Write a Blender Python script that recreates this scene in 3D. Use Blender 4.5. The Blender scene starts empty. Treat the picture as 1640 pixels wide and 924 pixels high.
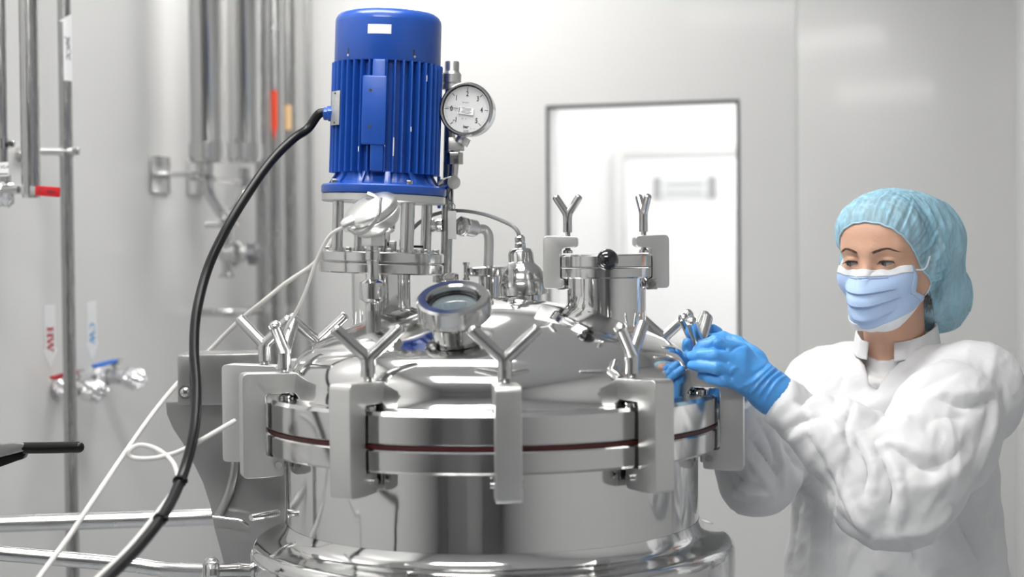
import bpy, bmesh, math, random
import numpy as np
from mathutils import Vector, Matrix, Euler

C = bpy.context.scene.collection
R = math.radians
random.seed(4)
rng = np.random.default_rng(7)

# ------------------------------------------------------------------ camera
F = 2500.0                       # focal length in pixels of the 1640x924 frame
CAMZ = 1.55
PITCH, ROLL = R(1.42), R(-0.5)
CR = (Matrix.Rotation(R(90) - PITCH, 3, 'X') @ Matrix.Rotation(ROLL, 3, 'Z'))
cam_data = bpy.data.cameras.new('camera')
cam = bpy.data.objects.new('camera', cam_data)
C.objects.link(cam)
cam.matrix_world = Matrix.Translation((0, 0, CAMZ)) @ CR.to_4x4()
cam_data.sensor_width = 36.0
cam_data.lens = 36.0 * F / 1640.0
cam_data.clip_start = 0.05
cam_data.dof.use_dof = True
cam_data.dof.focus_distance = 2.52
cam_data.dof.aperture_fstop = 2.5
bpy.context.scene.camera = cam

# ------------------------------------------------------------------ world, exposure
world = bpy.data.worlds.new('world')
bpy.context.scene.world = world
world.use_nodes = True
world.node_tree.nodes['Background'].inputs[0].default_value = (0.8, 0.85, 0.9, 1)
world.node_tree.nodes['Background'].inputs[1].default_value = 0.35
vs = bpy.context.scene.view_settings
vs.view_transform = 'Standard'
vs.look = 'None'
vs.exposure = 0.12
vs.gamma = 1.0
bpy.context.scene.cycles.max_bounces = 10
bpy.context.scene.cycles.transparent_max_bounces = 12
bpy.context.scene.cycles.sample_clamp_indirect = 8.0
LIGHT = 17.0         # strength of the ceiling panels
LIGHT_FAR = 7.2     # strength of the panels in the room behind the window


def ray(px, py):
    d = CR @ Vector(((px - 820) / F, -(py - 462) / F, -1))
    return d / d.y


def at(px, py, Y):
    """world point seen at a pixel of the photograph, at distance Y in front of the lens"""
    return Vector((0, 0, CAMZ)) + ray(px, py) * Y


def hit(px, py, p, n):
    """world point seen at a pixel, on the plane through p with normal n"""
    d = ray(px, py)
    o = Vector((0, 0, CAMZ))
    return o + d * ((p - o).dot(n) / d.dot(n))


# ------------------------------------------------------------------ materials
def mat(name, color, rough=0.5, metal=0.0, bump=0.0, bscale=40.0, var=0.0, vscale=6.0, coat=0.0,
        sss=0.0, alpha=1.0, aniso=None, trans=0.0, rvar=0.0, spec=0.5, sheen=0.0):
    m = bpy.data.materials.new(name)
    m.use_nodes = True
    nt = m.node_tree
    b = nt.nodes['Principled BSDF']
    b.inputs['Base Color'].default_value = (*color, 1)
    b.inputs['Roughness'].default_value = rough
    b.inputs['Metallic'].default_value = metal
    b.inputs['Coat Weight'].default_value = coat
    b.inputs['Coat Roughness'].default_value = 0.08
    b.inputs['Specular IOR Level'].default_value = spec
    b.inputs['Sheen Weight'].default_value = sheen
    b.inputs['Alpha'].default_value = alpha
    b.inputs['Transmission Weight'].default_value = trans
    if sss:
        b.inputs['Subsurface Weight'].default_value = sss
        b.inputs['Subsurface Radius'].default_value = (0.012, 0.005, 0.003)
        b.inputs['Subsurface Scale'].default_value = 0.5
    tc = nt.nodes.new('ShaderNodeTexCoord')
    mp = nt.nodes.new('ShaderNodeMapping')
    nt.links.new(tc.outputs['Object'], mp.inputs[0])
    if aniso:
        mp.inputs['Scale'].default_value = aniso
    if var or rvar:
        n = nt.nodes.new('ShaderNodeTexNoise')
        n.inputs['Scale'].default_value = vscale
        n.inputs['Detail'].default_value = 5
        nt.links.new(mp.outputs[0], n.inputs['Vector'])
        if var:
            mx = nt.nodes.new('ShaderNodeMixRGB')
            mx.inputs[1].default_value = (*[c * (1 - var) for c in color], 1)
            mx.inputs[2].default_value = (*[min(1, c * (1 + var)) for c in color], 1)
            nt.links.new(n.outputs['Fac'], mx.inputs[0])
            nt.links.new(mx.outputs[0], b.inputs['Base Color'])
        if rvar:
            mr = nt.nodes.new('ShaderNodeMapRange')
            mr.inputs[1].default_value = 0.3
            mr.inputs[2].default_value = 0.7
            mr.inputs[3].default_value = max(0, rough - rvar)
            mr.inputs[4].default_value = rough + rvar
            nt.links.new(n.outputs['Fac'], mr.inputs[0])
            nt.links.new(mr.outputs[0], b.inputs['Roughness'])
    if bump:
        n = nt.nodes.new('ShaderNodeTexNoise')
        n.inputs['Scale'].default_value = bscale
        n.inputs['Detail'].default_value = 4
        nt.links.new(mp.outputs[0], n.inputs['Vector'])
        bp = nt.nodes.new('ShaderNodeBump')
        bp.inputs['Strength'].default_value = 1.0
        bp.inputs['Distance'].default_value = bump
        nt.links.new(n.outputs['Fac'], bp.inputs['Height'])
        nt.links.new(bp.outputs[0], b.inputs['Normal'])
    return m


def emit(name, color, s):
    m = bpy.data.materials.new(name)
    m.use_nodes = True
    nt = m.node_tree
    nt.nodes.remove(nt.nodes['Principled BSDF'])
    e = nt.nodes.new('ShaderNodeEmission')
    e.inputs[0].default_value = (*color, 1)
    e.inputs[1].default_value = s
    nt.links.new(e.outputs[0], nt.nodes['Material Output'].inputs[0])
    return m


M = {
    'wall': mat('wall_panel_white', (0.66, 0.66, 0.655), 0.28, bump=0.0004, bscale=3, var=0.01, spec=0.5, coat=0.15),
    'wall_dim': mat('wall_reflection_grey', (0.60, 0.60, 0.60), 0.5, var=0.03),  # dimness of the room's unseen end put into the wall colour
    'wall_far': mat('wall_far_white', (0.86, 0.86, 0.86), 0.5, var=0.01),
    'floor': mat('floor_epoxy', (0.42, 0.44, 0.46), 0.3, var=0.06, vscale=12),
    'ceiling': mat('ceiling_white', (0.8, 0.8, 0.8), 0.6, var=0.01),
    'seam': mat('seam_grey', (0.45, 0.45, 0.45), 0.6, var=0.03),
    'black_frame': mat('black_window_seal', (0.03, 0.03, 0.032), 0.5, var=0.1),
    'mirror': mat('mirror_polished_steel', (0.70, 0.70, 0.695), 0.085, 1.0, bump=0.0006, bscale=5, rvar=0.02, vscale=9),
    'polish': mat('polished_steel', (0.62, 0.62, 0.615), 0.14, 1.0, bump=0.00012, bscale=40, rvar=0.04, vscale=14),
    'steel': mat('satin_steel', (0.60, 0.60, 0.595), 0.23, 1.0, bump=0.0001, bscale=90, rvar=0.05, vscale=25),
    'brushed': mat('brushed_steel', (0.46, 0.46, 0.455), 0.24, 1.0, bump=0.0001, bscale=60, rvar=0.08, vscale=30, aniso=(12, 12, 0.5)),
    'cast': mat('cast_steel', (0.66, 0.66, 0.65), 0.38, 1.0, bump=0.0002, bscale=120, var=0.05, vscale=30),
    'sheet': mat('sheet_steel', (0.43, 0.43, 0.425), 0.36, 1.0, bump=0.0003, bscale=14, var=0.08, vscale=9, rvar=0.08),
    'blue': mat('blue_motor_enamel', (0.010, 0.07, 0.36), 0.33, bump=0.0003, bscale=70, var=0.16, vscale=22, coat=0.25),
    'chip': mat('chipped_paint_grey', (0.6, 0.62, 0.66), 0.6, var=0.1),
    'black': mat('black_rubber', (0.006, 0.006, 0.007), 0.33, spec=0.3, bump=0.0001, bscale=200, var=0.1),
    'ballblack': mat('black_bakelite', (0.01, 0.01, 0.015), 0.12, coat=0.6, var=0.1),
    'grip': mat('black_vinyl', (0.004, 0.004, 0.004), 0.3, spec=0.3, bump=0.0002, bscale=150, var=0.1),
    'red': mat('red_vinyl', (0.5, 0.005, 0.012), 0.35, var=0.08),
    'gasket': mat('red_silicone', (0.05, 0.003, 0.004), 0.45, var=0.1),
    'bluegrip': mat('blue_vinyl', (0.02, 0.16, 0.6), 0.35, var=0.08),
    'foil': mat('aluminium_foil', (0.85, 0.85, 0.86), 0.2, 1.0, bump=0.006, bscale=55),
    'cable': mat('pale_cable', (0.62, 0.61, 0.59), 0.45, var=0.04),
    'greycable': mat('grey_cable', (0.26, 0.26, 0.27), 0.45, var=0.04),
    'sticker': mat('white_sticker', (0.8, 0.81, 0.82), 0.5, var=0.02),
    'ink': mat('black_ink', (0.03, 0.03, 0.035), 0.6, var=0.05),
    'greyink': mat('grey_ink', (0.3, 0.3, 0.32), 0.6, var=0.05),
    'redink': mat('red_ink', (0.5, 0.03, 0.03), 0.6, var=0.05),
    'blueink': mat('blue_ink', (0.05, 0.3, 0.62), 0.6, var=0.05),
    'orange': mat('orange_red_sticker', (0.85, 0.07, 0.02), 0.5, var=0.05),
    'yellow': mat('yellow_sticker', (0.75, 0.5, 0.25), 0.5, var=0.05),
    'plate': mat('worn_nameplate', (0.5, 0.51, 0.51), 0.4, 0.6, var=0.25, vscale=90),
    'dial': mat('gauge_dial_white', (0.62, 0.63, 0.63), 0.4, var=0.01),
    'plastic': mat('clear_plastic_tag', (0.5, 0.51, 0.51), 0.25, alpha=0.85, var=0.02),
    'glass': mat('sight_glass', (0.25, 0.3, 0.32), 0.03, trans=0.6, spec=0.6, var=0.02),
    'window': mat('window_glass', (0.97, 1.0, 0.99), 0.0, alpha=0.12, var=0.005),
    'darkin': mat('dark_inside', (0.03, 0.03, 0.035), 0.6, var=0.1),
    'added_cabinet': mat('grey_cabinet', (0.2, 0.2, 0.21), 0.4, var=0.05),
    'cloth': mat('white_coat_cotton', (0.76, 0.765, 0.78), 0.85, bump=0.0009, bscale=70, var=0.02, sheen=0.1, spec=0.2),
    'vest': mat('white_vest', (0.78, 0.78, 0.78), 0.9, bump=0.0003, bscale=120, var=0.02, spec=0.2),
    'trouser': mat('white_trousers', (0.7, 0.7, 0.72), 0.85, var=0.02),
    'shoe': mat('white_clogs', (0.7, 0.7, 0.7), 0.4, var=0.02),
    'skin': mat('skin', (0.68, 0.41, 0.29), 0.45, bump=0.0003, bscale=260, var=0.07, vscale=28, sss=0.25, spec=0.4),
    'lip': mat('lip', (0.5, 0.2, 0.17), 0.4, var=0.05),
    'hair': mat('dark_blonde_hair', (0.11, 0.07, 0.045), 0.5, bump=0.002, bscale=60, var=0.3, vscale=30, aniso=(8, 1, 1)),
    'brow': mat('eyebrow_hair', (0.13, 0.075, 0.045), 0.6, var=0.2),
    'lash': mat('eyelash', (0.02, 0.015, 0.012), 0.6, var=0.2),
    'eye': mat('eye_white', (0.42, 0.38, 0.36), 0.12, coat=0.5, var=0.03),
    'iris': mat('iris_grey', (0.09, 0.11, 0.13), 0.15, coat=0.8, var=0.3, vscale=300),
    'pupil': mat('pupil', (0.005, 0.005, 0.006), 0.05, coat=0.8, var=0.1),
    'glove': mat('blue_nitrile', (0.085, 0.35, 0.80), 0.38, bump=0.0006, bscale=55, var=0.06, vscale=20, sss=0.05),
    'mask': mat('mask_pale_blue', (0.47, 0.62, 0.88), 0.85, bump=0.0002, bscale=400, var=0.03, spec=0.2),
    'maskwhite': mat('mask_white_edge', (0.8, 0.82, 0.85), 0.85, bump=0.0003, bscale=500, var=0.02, spec=0.2),
}
# thin nonwoven of the hair cover: fibres let the hair show through
mm = M['cap'] = mat('hair_cover_nonwoven', (0.38, 0.68, 0.84), 0.7, bump=0.0012, bscale=60, spec=0.25)
nt = mm.node_tree
b_ = nt.nodes['Principled BSDF']
tc_n = nt.nodes.new('ShaderNodeTexCoord')
mp_n = nt.nodes.new('ShaderNodeMapping')
mp_n.inputs['Rotation'].default_value = (0.3, 0.9, 0.4)
mp_n.inputs['Scale'].default_value = (1, 1, 0.15)
nz_n = nt.nodes.new('ShaderNodeTexNoise')
nz_n.inputs['Scale'].default_value = 120
nz_n.inputs['Detail'].default_value = 6
mr_n = nt.nodes.new('ShaderNodeMapRange')
mr_n.inputs[1].default_value, mr_n.inputs[2].default_value = 0.3, 0.7
mr_n.inputs[3].default_value, mr_n.inputs[4].default_value = 0.50, 0.95
nt.links.new(tc_n.outputs['Object'], mp_n.inputs[0])
nt.links.new(mp_n.outputs[0], nz_n.inputs['Vector'])
nt.links.new(nz_n.outputs['Fac'], mr_n.inputs[0])
nt.links.new(mr_n.outputs[0], b_.inputs['Alpha'])
M['capedge'] = mat('hair_cover_elastic', (0.45, 0.66, 0.78), 0.8, var=0.1, vscale=300)
M['maskseam'] = mat('mask_side_seam', (0.50, 0.64, 0.88), 0.85, bump=0.0006, bscale=700, var=0.08, vscale=500)
# galvanic weld discolouration is left out: the dome is a clean mirror
lamp_mat = emit('light_panel', (1.0, 0.985, 0.96), LIGHT)
lamp_far = emit('light_panel_far', (1.0, 0.99, 0.98), LIGHT_FAR)


# ------------------------------------------------------------------ mesh helpers
class G:
    """collects simple solids as one mesh"""
    def __init__(s):
        s.v = []
        s.f = []

    def add(s, vs_, fs_, M_=None):
        o = len(s.v)
        for p in vs_:
            p = Vector(p)
            s.v.append(M_ @ p if M_ is not None else p)
        for f in fs_:
            s.f.append([i + o for i in f])
        return s

    def box(s, c, d, M_=None):
        c = Vector(c)
        x, y, z = d[0] / 2, d[1] / 2, d[2] / 2
        vs_ = [c + Vector((a * x, b * y, e * z)) for a in (-1, 1) for b in (-1, 1) for e in (-1, 1)]
        fs_ = [(0, 1, 3, 2), (4, 6, 7, 5), (0, 4, 5, 1), (2, 3, 7, 6), (0, 2, 6, 4), (1, 5, 7, 3)]
        return s.add(vs_, fs_, M_)

    def lathe(s, prof, M_=None, seg=48, a0=0.0, a1=2 * math.pi):
        full = abs(a1 - a0 - 2 * math.pi) < 1e-6
        n = seg if full else seg + 1
        vs_, fs_, ring = [], [], []
        for (r, z) in prof:
            if r < 1e-7:
                ring.append([len(vs_)])
                vs_.append((0, 0, z))
            else:
                ring.append(list(range(len(vs_), len(vs_) + n)))
                for k in range(n):
                    a = a0 + (a1 - a0) * k / seg
                    vs_.append((r * math.cos(a), r * math.sin(a), z))
        m = seg
        for i in range(len(prof) - 1):
            A, B = ring[i], ring[i + 1]
            for k in range(m):
                k2 = (k + 1) % n
                if len(A) == 1 and len(B) == 1:
                    continue
                if len(A) == 1:
                    fs_.append((A[0], B[k2], B[k]))
                elif len(B) == 1:
                    fs_.append((A[k], A[k2], B[0]))
                else:
                    fs_.append((A[k], A[k2], B[k2], B[k]))
        return s.add(vs_, fs_, M_)

    def cyl(s, p0, p1, r0, r1=None, seg=20):
        p0, p1 = Vector(p0), Vector(p1)
        r1 = r0 if r1 is None else r1
        L = (p1 - p0).length
        return s.lathe([(0, 0), (r0, 0), (r1, L), (0, L)], frame(p0, p1 - p0), seg)

    def turned(s, p0, d, prof, seg=32):
        """profile (radius, distance along axis)"""
        return s.lathe([(0, prof[0][1])] + list(prof) + [(0, prof[-1][1])], frame(Vector(p0), Vector(d)), seg)

    def sphere(s, c, r, seg=20, M_=None):
        n = seg // 2
        pr = [(r * math.sin(math.pi * i / n), -r * math.cos(math.pi * i / n)) for i in range(n + 1)]
        pr[0] = (0, -r)
        pr[-1] = (0, r)
        Mt = Matrix.Translation(Vector(c))
        return s.lathe(pr, M_ @ Mt if M_ is not None else Mt, seg)

    def tube(s, pts, r, seg=12, smooth=6, caps=True):
        pts = [Vector(p) for p in pts]
        if smooth and len(pts) > 2:
            pts = spline(pts, smooth)
        n = len(pts)
        rr = r if callable(r) else (lambda t: r)
        vs_, fs_ = [], []
        up = None
        for i, p in enumerate(pts):
            t = (pts[min(i + 1, n - 1)] - pts[max(i - 1, 0)]).normalized()
            if up is None:
                up = t.orthogonal().normalized()
            up = (up - t * up.dot(t)).normalized()
            b = t.cross(up)
            q = rr(i / (n - 1))
            for k in range(seg):
                a = 2 * math.pi * k / seg
                vs_.append(p + (up * math.cos(a) + b * math.sin(a)) * q)
        for i in range(n - 1):
            for k in range(seg):
                k2 = (k + 1) % seg
                fs_.append((i * seg + k, i * seg + k2, (i + 1) * seg + k2, (i + 1) * seg + k))
        if caps:
            fs_.append(tuple(range(seg))[::-1])
            fs_.append(tuple((n - 1) * seg + k for k in range(seg)))
        return s.add(vs_, fs_)

    def prism(s, poly, h, M_=None):
        """polygon in the local xy plane, extruded from z=-h/2 to h/2"""
        n = len(poly)
        vs_ = [(x, y, -h / 2) for x, y in poly] + [(x, y, h / 2) for x, y in poly]
        fs_ = [tuple(range(n))[::-1], tuple(range(n, 2 * n))]
        fs_ += [(i, (i + 1) % n, n + (i + 1) % n, n + i) for i in range(n)]
        return s.add(vs_, fs_, M_)


def frame(p, d, up=None):
    """matrix at p whose local z runs along d"""
    z = Vector(d).normalized()
    x = Vector(up) if up is not None else z.orthogonal()
    x = (x - z * x.dot(z)).normalized()
    y = z.cross(x)
    m = Matrix((x, y, z)).transposed().to_4x4()
    m.translation = Vector(p)
    return m


def spline(p, k):
    out = []
    n = len(p)
    for i in range(n - 1):
        a = p[i - 1] if i else p[0] * 2 - p[1]
        b, c = p[i], p[i + 1]
        d = p[i + 2] if i + 2 < n else p[-1] * 2 - p[-2]
        for j in range(k):
            t = j / k
            out.append(0.5 * ((2 * b) + (c - a) * t + (2 * a - 5 * b + 4 * c - d) * t * t + (3 * b - a - 3 * c + d) * t ** 3))
    out.append(p[-1])
    return out


def hexprof(r):
    return [(r * math.cos(R(60 * k)), r * math.sin(R(60 * k))) for k in range(6)]


def chain(o):
    m = Matrix.Identity(4)
    while o is not None:
        m = o.matrix_basis @ m
        o = o.parent
    return m


def obj(name, g, m, parent=None, bevel=0.0, sharp=32, origin=None, local=False, kind=None, smooth=True, label=None, seg=2):
    """link a mesh; coordinates in g are world ones unless local"""
    me = bpy.data.meshes.new(name)
    if isinstance(g, G):
        me.from_pydata([tuple(v) for v in g.v], [], g.f)
        bm = bmesh.new()
        bm.from_mesh(me)
        bmesh.ops.recalc_face_normals(bm, faces=bm.faces)
        if bevel:
            es = [e for e in bm.edges if len(e.link_faces) == 2 and e.calc_face_angle(0) > R(28)]
            bmesh.ops.bevel(bm, geom=es, offset=bevel, segments=seg, profile=0.6, affect='EDGES', clamp_overlap=True)
        bm.to_mesh(me)
        bm.free()
    else:
        me.from_pydata(g[0], [], g[1])
    o = bpy.data.objects.new(name, me)
    C.objects.link(o)
    o.parent = parent
    if origin is not None:
        o.location = origin
    if not local:
        me.transform(chain(o).inverted())
    elif origin is not None:
        me.transform(o.matrix_basis.inverted())
    for f in me.polygons:
        f.use_smooth = smooth
    if smooth:
        me.set_sharp_from_angle(angle=R(sharp))
    me.materials.append(m)
    if kind:
        o['kind'] = kind
    if label:
        o['label'] = label
    return o


def tag(o, label, cat, group=None):
    o['label'] = label
    o['category'] = cat
    if group:
        o['group'] = group
    return o


def thing(name, label, cat, loc=(0, 0, 0), rot=(0, 0, 0), group=None):
    o = bpy.data.objects.new(name, None)
    o.empty_display_size = 0.05
    C.objects.link(o)
    o.location = loc
    o.rotation_euler = rot
    return tag(o, label, cat, group)


def copy_tree(o, parent=None):
    c = o.copy()
    C.objects.link(c)
    c.parent = parent
    for ch in list(o.children):
        copy_tree(ch, c)
    return c


def text(name, s_, size, m, M_, parent, ext=0.0002, align='CENTER', label=None, bold=0.0):
    cu = bpy.data.curves.new(name, 'FONT')
    cu.body = s_
    cu.size = size
    cu.extrude = ext
    cu.offset = size * bold
    cu.align_x = align
    cu.align_y = 'CENTER'
    cu.resolution_u = 3
    t = bpy.data.objects.new(name + '_tmp', cu)
    C.objects.link(t)
    bpy.context.view_layer.update()
    me = bpy.data.meshes.new_from_object(t.evaluated_get(bpy.context.evaluated_depsgraph_get()))
    bpy.data.objects.remove(t)
    bpy.data.curves.remove(cu)
    me.transform(M_)
    me.name = name
    o = bpy.data.objects.new(name, me)
    C.objects.link(o)
    o.parent = parent
    if parent is not None:
        me.transform(chain(o).inverted())
    me.materials.clear()
    me.materials.append(m)
    if label:
        o['label'] = label
    return o


def basis(p, x, y):
    """matrix at p with local x and y axes (orthogonalised)"""
    x = Vector(x).normalized()
    y = Vector(y)
    y = (y - x * y.dot(x)).normalized()
    z = x.cross(y)
    m = Matrix((x, y, z)).transposed().to_4x4()
    m.translation = Vector(p)
    return m


# ------------------------------------------------------------------ the room
YAW = R(15)
U = Vector((math.cos(YAW), -math.sin(YAW), 0))      # along the back wall, to the right
V = Vector((math.sin(YAW), math.cos(YAW), 0))       # along the left wall, away from the lens
CORNER = Vector((-0.627, 4.9, 0))
UP = Vector((0, 0, 1))
H = 2.85
ROOM = basis((CORNER.x, CORNER.y, 0), U, V)         # room axes: x along back wall, y beyond it


def room_box(g, x0, x1, y0, y1, z0, z1):
    return g.box(((x0 + x1) / 2, (y0 + y1) / 2, (z0 + z1) / 2), (x1 - x0, y1 - y0, z1 - z0), ROOM)


def room_px(px, py, y=0.0):
    """room x, z of the point seen at a pixel on the plane parallel to the back wall"""
    p = hit(px, py, CORNER + V * y, V)
    q = ROOM.inverted() @ p
    return q.x, q.z


XR = 2.115       # right corner
DEPTH = -8.2     # wall behind the camera
wx0, wz1 = room_px(874, 170)
wx1, wz1b = room_px(1184, 158)
wz0 = room_px(1184, 655)[1]
wz1 = (wz1 + wz1b) / 2
seam_x = room_px(1277, 400)[0]

back = obj('wall_back', room_box(G(), -0.2, XR + 0.25, 0.155, 0.17, 0, wz0 - 0.3), M['wall'], kind='structure')
g = G()
for (a, b, c, d) in ((0, wx0, 0, H), (wx1, seam_x - 0.001, 0, H), (wx0, wx1, 0, wz0), (wx0, wx1, wz1, H)):
    room_box(g, a, b, 0, 0.15, c, d)
obj('panel', g, M['wall'], back)
obj('panel', room_box(G(), seam_x + 0.001, XR + 0.2, 0, 0.15, 0, H), M['wall'], back, bevel=0.0015)
obj('seam_strip', room_box(G(), seam_x - 0.02, seam_x + 0.02, 0.002, 0.12, 0, H), M['seam'], back)

left = obj('wall_left', room_box(G(), -0.15, 0, DEPTH, 0.2, 0, H), M['wall'], kind='structure')
obj('wall_right', room_box(G(), XR, XR + 0.25, -0.5, 0.0, 0, H), M['wall'], kind='structure')
obj('trim_1', room_box(G(), XR - 0.012, XR + 0.0, -0.5, -0.0, 0, H), M['wall'], kind='structure', bevel=0.004)
obj('wall_outer_right', room_box(G(), XR + 1.3, XR + 1.45, DEPTH, -0.5, 0, H), M['wall_dim'], kind='structure')
obj('wall_return_right', room_box(G(), XR + 0.25, XR + 1.45, -0.5, -0.35, 0, H), M['wall'], kind='structure')
# wall behind the camera; its doorway is added for contrast in the steel
g = G()
for (a, b, c, d) in ((0, 0.5, 0, H), (1.5, XR + 1.3, 0, H), (0.5, 1.5, 2.1, H)):
    room_box(g, a, b, DEPTH - 0.15, DEPTH, c, d)
obj('wall_front', g, M['wall_dim'], kind='structure')
obj('reflection_door', room_box(G(), 0.5, 1.5, DEPTH - 0.12, DEPTH - 0.06, 0, 2.1), M['seam'], kind='structure', bevel=0.004)
obj('floor', room_box(G(), -0.2, XR + 1.5, DEPTH - 0.2, 3.0, -0.1, 0), M['floor'], kind='structure')
obj('ceiling', room_box(G(), -0.2, XR + 1.5, DEPTH - 0.2, 3.0, H, H + 0.1), M['ceiling'], kind='structure')
obj('baseboard_left', room_box(G(), 0, 0.012, DEPTH, 0, 0, 0.1), M['steel'], kind='structure')
obj('baseboard_back', room_box(G(), 0.012, XR - .012, -0.012, 0, 0, 0.1), M['steel'], kind='structure')

# window in the back wall: black seal, pane, bright room beyond
w = obj('window_1', room_box(G(), wx0 + 0.004, wx1 - 0.004, 0.004, 0.008, wz0 + 0.004, wz1 - 0.004), M['window'], kind='structure')
g = G()
t = 0.009
for (a, b, c, d) in ((wx0, wx0 + t, wz0, wz1), (wx1 - t, wx1, wz0, wz1), (wx0 + t, wx1 - t, wz0, wz0 + t), (wx0 + t, wx1 - t, wz1 - t, wz1)):
    room_box(g, a, b, -0.003, 0.012, c, d)
obj('window_frame', g, M['black_frame'], w, bevel=0.002)
# the room beyond
fy = 2.2
obj('wall_beyond_back', room_box(G(), -0.6, XR + 0.6, fy, fy + 0.1, 0, H), M['wall_far'], kind='structure')
obj('wall_beyond_left', room_box(G(), -0.7, -0.6, 0.2, fy, 0, H), M['wall_far'], kind='structure')
obj('wall_beyond_right', room_box(G(), XR + 0.6, XR + 0.7, 0.2, fy, 0, H), M['wall_far'], kind='structure')
dx0, dz1 = room_px(985, 238, fy)
dx1, _ = room_px(1330, 238, fy)
d2 = obj('door_2', room_box(G(), dx0 + 0.05, dx1 - 0.05, fy - 0.045, fy - 0.012, 0, dz1 - 0.05), M['wall_far'], kind='structure', bevel=0.003)
g = G()
room_box(g, dx0, dx0 + 0.045, fy - 0.05, fy - 0.01, 0, dz1)
room_box(g, dx1 - 0.045, dx1, fy - 0.05, fy - 0.01, 0, dz1)
room_box(g, dx0 + 0.045, dx1 - 0.045, fy - 0.05, fy - 0.01, dz1 - 0.045, dz1)
obj('door_frame', g, M['wall'], d2, bevel=0.002)
sx0, sz1 = room_px(1046, 277, fy - 0.05)
sx1, sz0 = room_px(1148, 316, fy - 0.05)
sg = thing('door_sign', 'small grey and white sign on the white door seen through the window', 'sign', ROOM @ Vector(((sx0 + sx1) / 2, fy - 0.052, (sz0 + sz1) / 2)), (0, 0, -YAW))
obj('sign_plate', room_box(G(), sx0, sx1, fy - 0.052, fy - 0.046, sz0, sz1), M['sticker'], sg)
obj('grey_field', room_box(G(), sx0, sx0 + 0.035, fy - 0.054, fy - 0.052, sz0, sz1 - 0.02), M['greyink'], sg)
obj('grey_field', room_box(G(), sx1 - 0.04, sx1, fy - 0.054, fy - 0.052, sz0, sz1 - 0.02), M['greyink'], sg)
for k in range(2):
    obj('printed_line', room_box(G(), sx0 + 0.05, sx1 - 0.055, fy - 0.054, fy - 0.052, sz0 + 0.018 + 0.035 * k, sz0 + 0.03 + 0.035 * k), M['greyink'], sg)
# low machine in the room beyond, a grey blur at the foot of the window
qx0, qz = room_px(1040, 505, 1.2)
qx1, _ = room_px(1165, 505, 1.2)
mb = thing('steel_trolley', 'low grey steel trolley in the room behind the window', 'trolley', ROOM @ Vector(((qx0 + qx1) / 2, 1.3, 0)), (0, 0, -YAW))
obj('top_shelf', room_box(G(), qx0, qx1, 1.2, 1.5, qz - 0.22, qz - 0.1), M['steel'], mb, bevel=0.01)
obj('lower_shelf', room_box(G(), qx0, qx1, 1.2, 1.5, 0.3, 0.33), M['steel'], mb, bevel=0.005)
for a in (qx0 + 0.02, qx1 - 0.02):
    for b in (1.22, 1.48):
        obj('leg', G().cyl(ROOM @ Vector((a, b, 0)), ROOM @ Vector((a, b, qz - 0.22)), 0.012), M['steel'], mb)

# ceiling light panels
for i, (x, y, w_, d_, where) in enumerate((
        (0.46, -0.75, 0.8, 0.6, 'long ceiling light panel nearest the back wall'),
        (0.85, -2.5, 1.2, 0.5, 'ceiling light panel above the tank lid'),
        (1.2, -4.1, 1.3, 0.7, 'ceiling light panel above the camera position'))):
    L_ = thing('ceiling_light', where, 'light', ROOM @ Vector((x, y, H)), (0, 0, -YAW), 'ceiling light panels')
    obj('diffuser', G().box((0, 0, -0.012), (w_ - 0.04, d_ - 0.04, 0.008)), lamp_mat, L_, local=True)
    g = G()
    for s in (-1, 1):
        g.box((s * (w_ / 2 - 0.01), 0, -0.01), (0.02, d_, 0.02)).box((0, s * (d_ / 2 - 0.01), -0.01), (w_ - 0.04, 0.02, 0.02))
    obj('frame', g, M['steel'], L_, local=True)
L_ = thing('ceiling_light', 'bright ceiling light panel in the room behind the window', 'light', ROOM @ Vector((1.2, 1.2, H)), (0, 0, -YAW), 'ceiling light panels')
obj('diffuser', G().box((0, 0, -0.012), (1.6, 1.2, 0.008)), lamp_far, L_, local=True)
obj('frame', G().box((0, 0, -0.004), (1.66, 1.26, 0.007)), M['steel'], L_, local=True)
# unseen cabinets, added to give the steel something dark to mirror
for x, wd, ht, nm in ((2.3, 0.9, 1.9, 'tall grey cupboard added behind the camera for the steel to mirror'), (0.02, 0.45, 1.3, 'low grey cupboard added in the corner behind the camera for the steel to mirror')):
    cb = thing('added_cabinet', nm, 'added_cabinet', ROOM @ Vector((x, DEPTH + 0.25, 0)), (0, 0, -YAW))
    obj('body', room_box(G(), x, x + wd, DEPTH + 0.02, DEPTH + 0.5, 0, ht), M['added_cabinet'], cb, bevel=0.005)
    obj('door', room_box(G(), x + 0.02, x + wd - 0.02, DEPTH + 0.5, DEPTH + 0.52, 0.05, ht - 0.05), M['added_cabinet'], cb, bevel=0.004)

# ------------------------------------------------------------------ the tank
T = Vector((-0.034, 2.5, 0))
ZF, ZG, ZB = 1.325, 1.2755, 1.239      # lid flange top, gasket, lower flange bottom
MT = Matrix.Translation(T)


def rnd(r, z, a0, a1, rad, n=6):
    return [(r + rad * math.cos(R(a0 + (a1 - a0) * k / n)), z + rad * math.sin(R(a0 + (a1 - a0) * k / n))) for k in range(n + 1)]


def domez(r):
    """height of the dished lid above the flange top"""
    Rc, rk, rb = 0.60, 0.070, 0.322           # crown radius, knuckle radius, base radius
    cx = rb - rk                               # knuckle centre
    base = 0.015
    zc = base - math.sqrt((Rc - rk) ** 2 - cx ** 2)
    rt = cx * Rc / (Rc - rk)
    if r <= rt:
        return zc + math.sqrt(Rc * Rc - r * r)
    return base + math.sqrt(max(0, rk * rk - (r - cx) ** 2))


def on_dome(x, y, dz=0.0):
    r = math.hypot(x - T.x, y - T.y)
    return Vector((x, y, ZF + domez(r) + dz))


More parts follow.
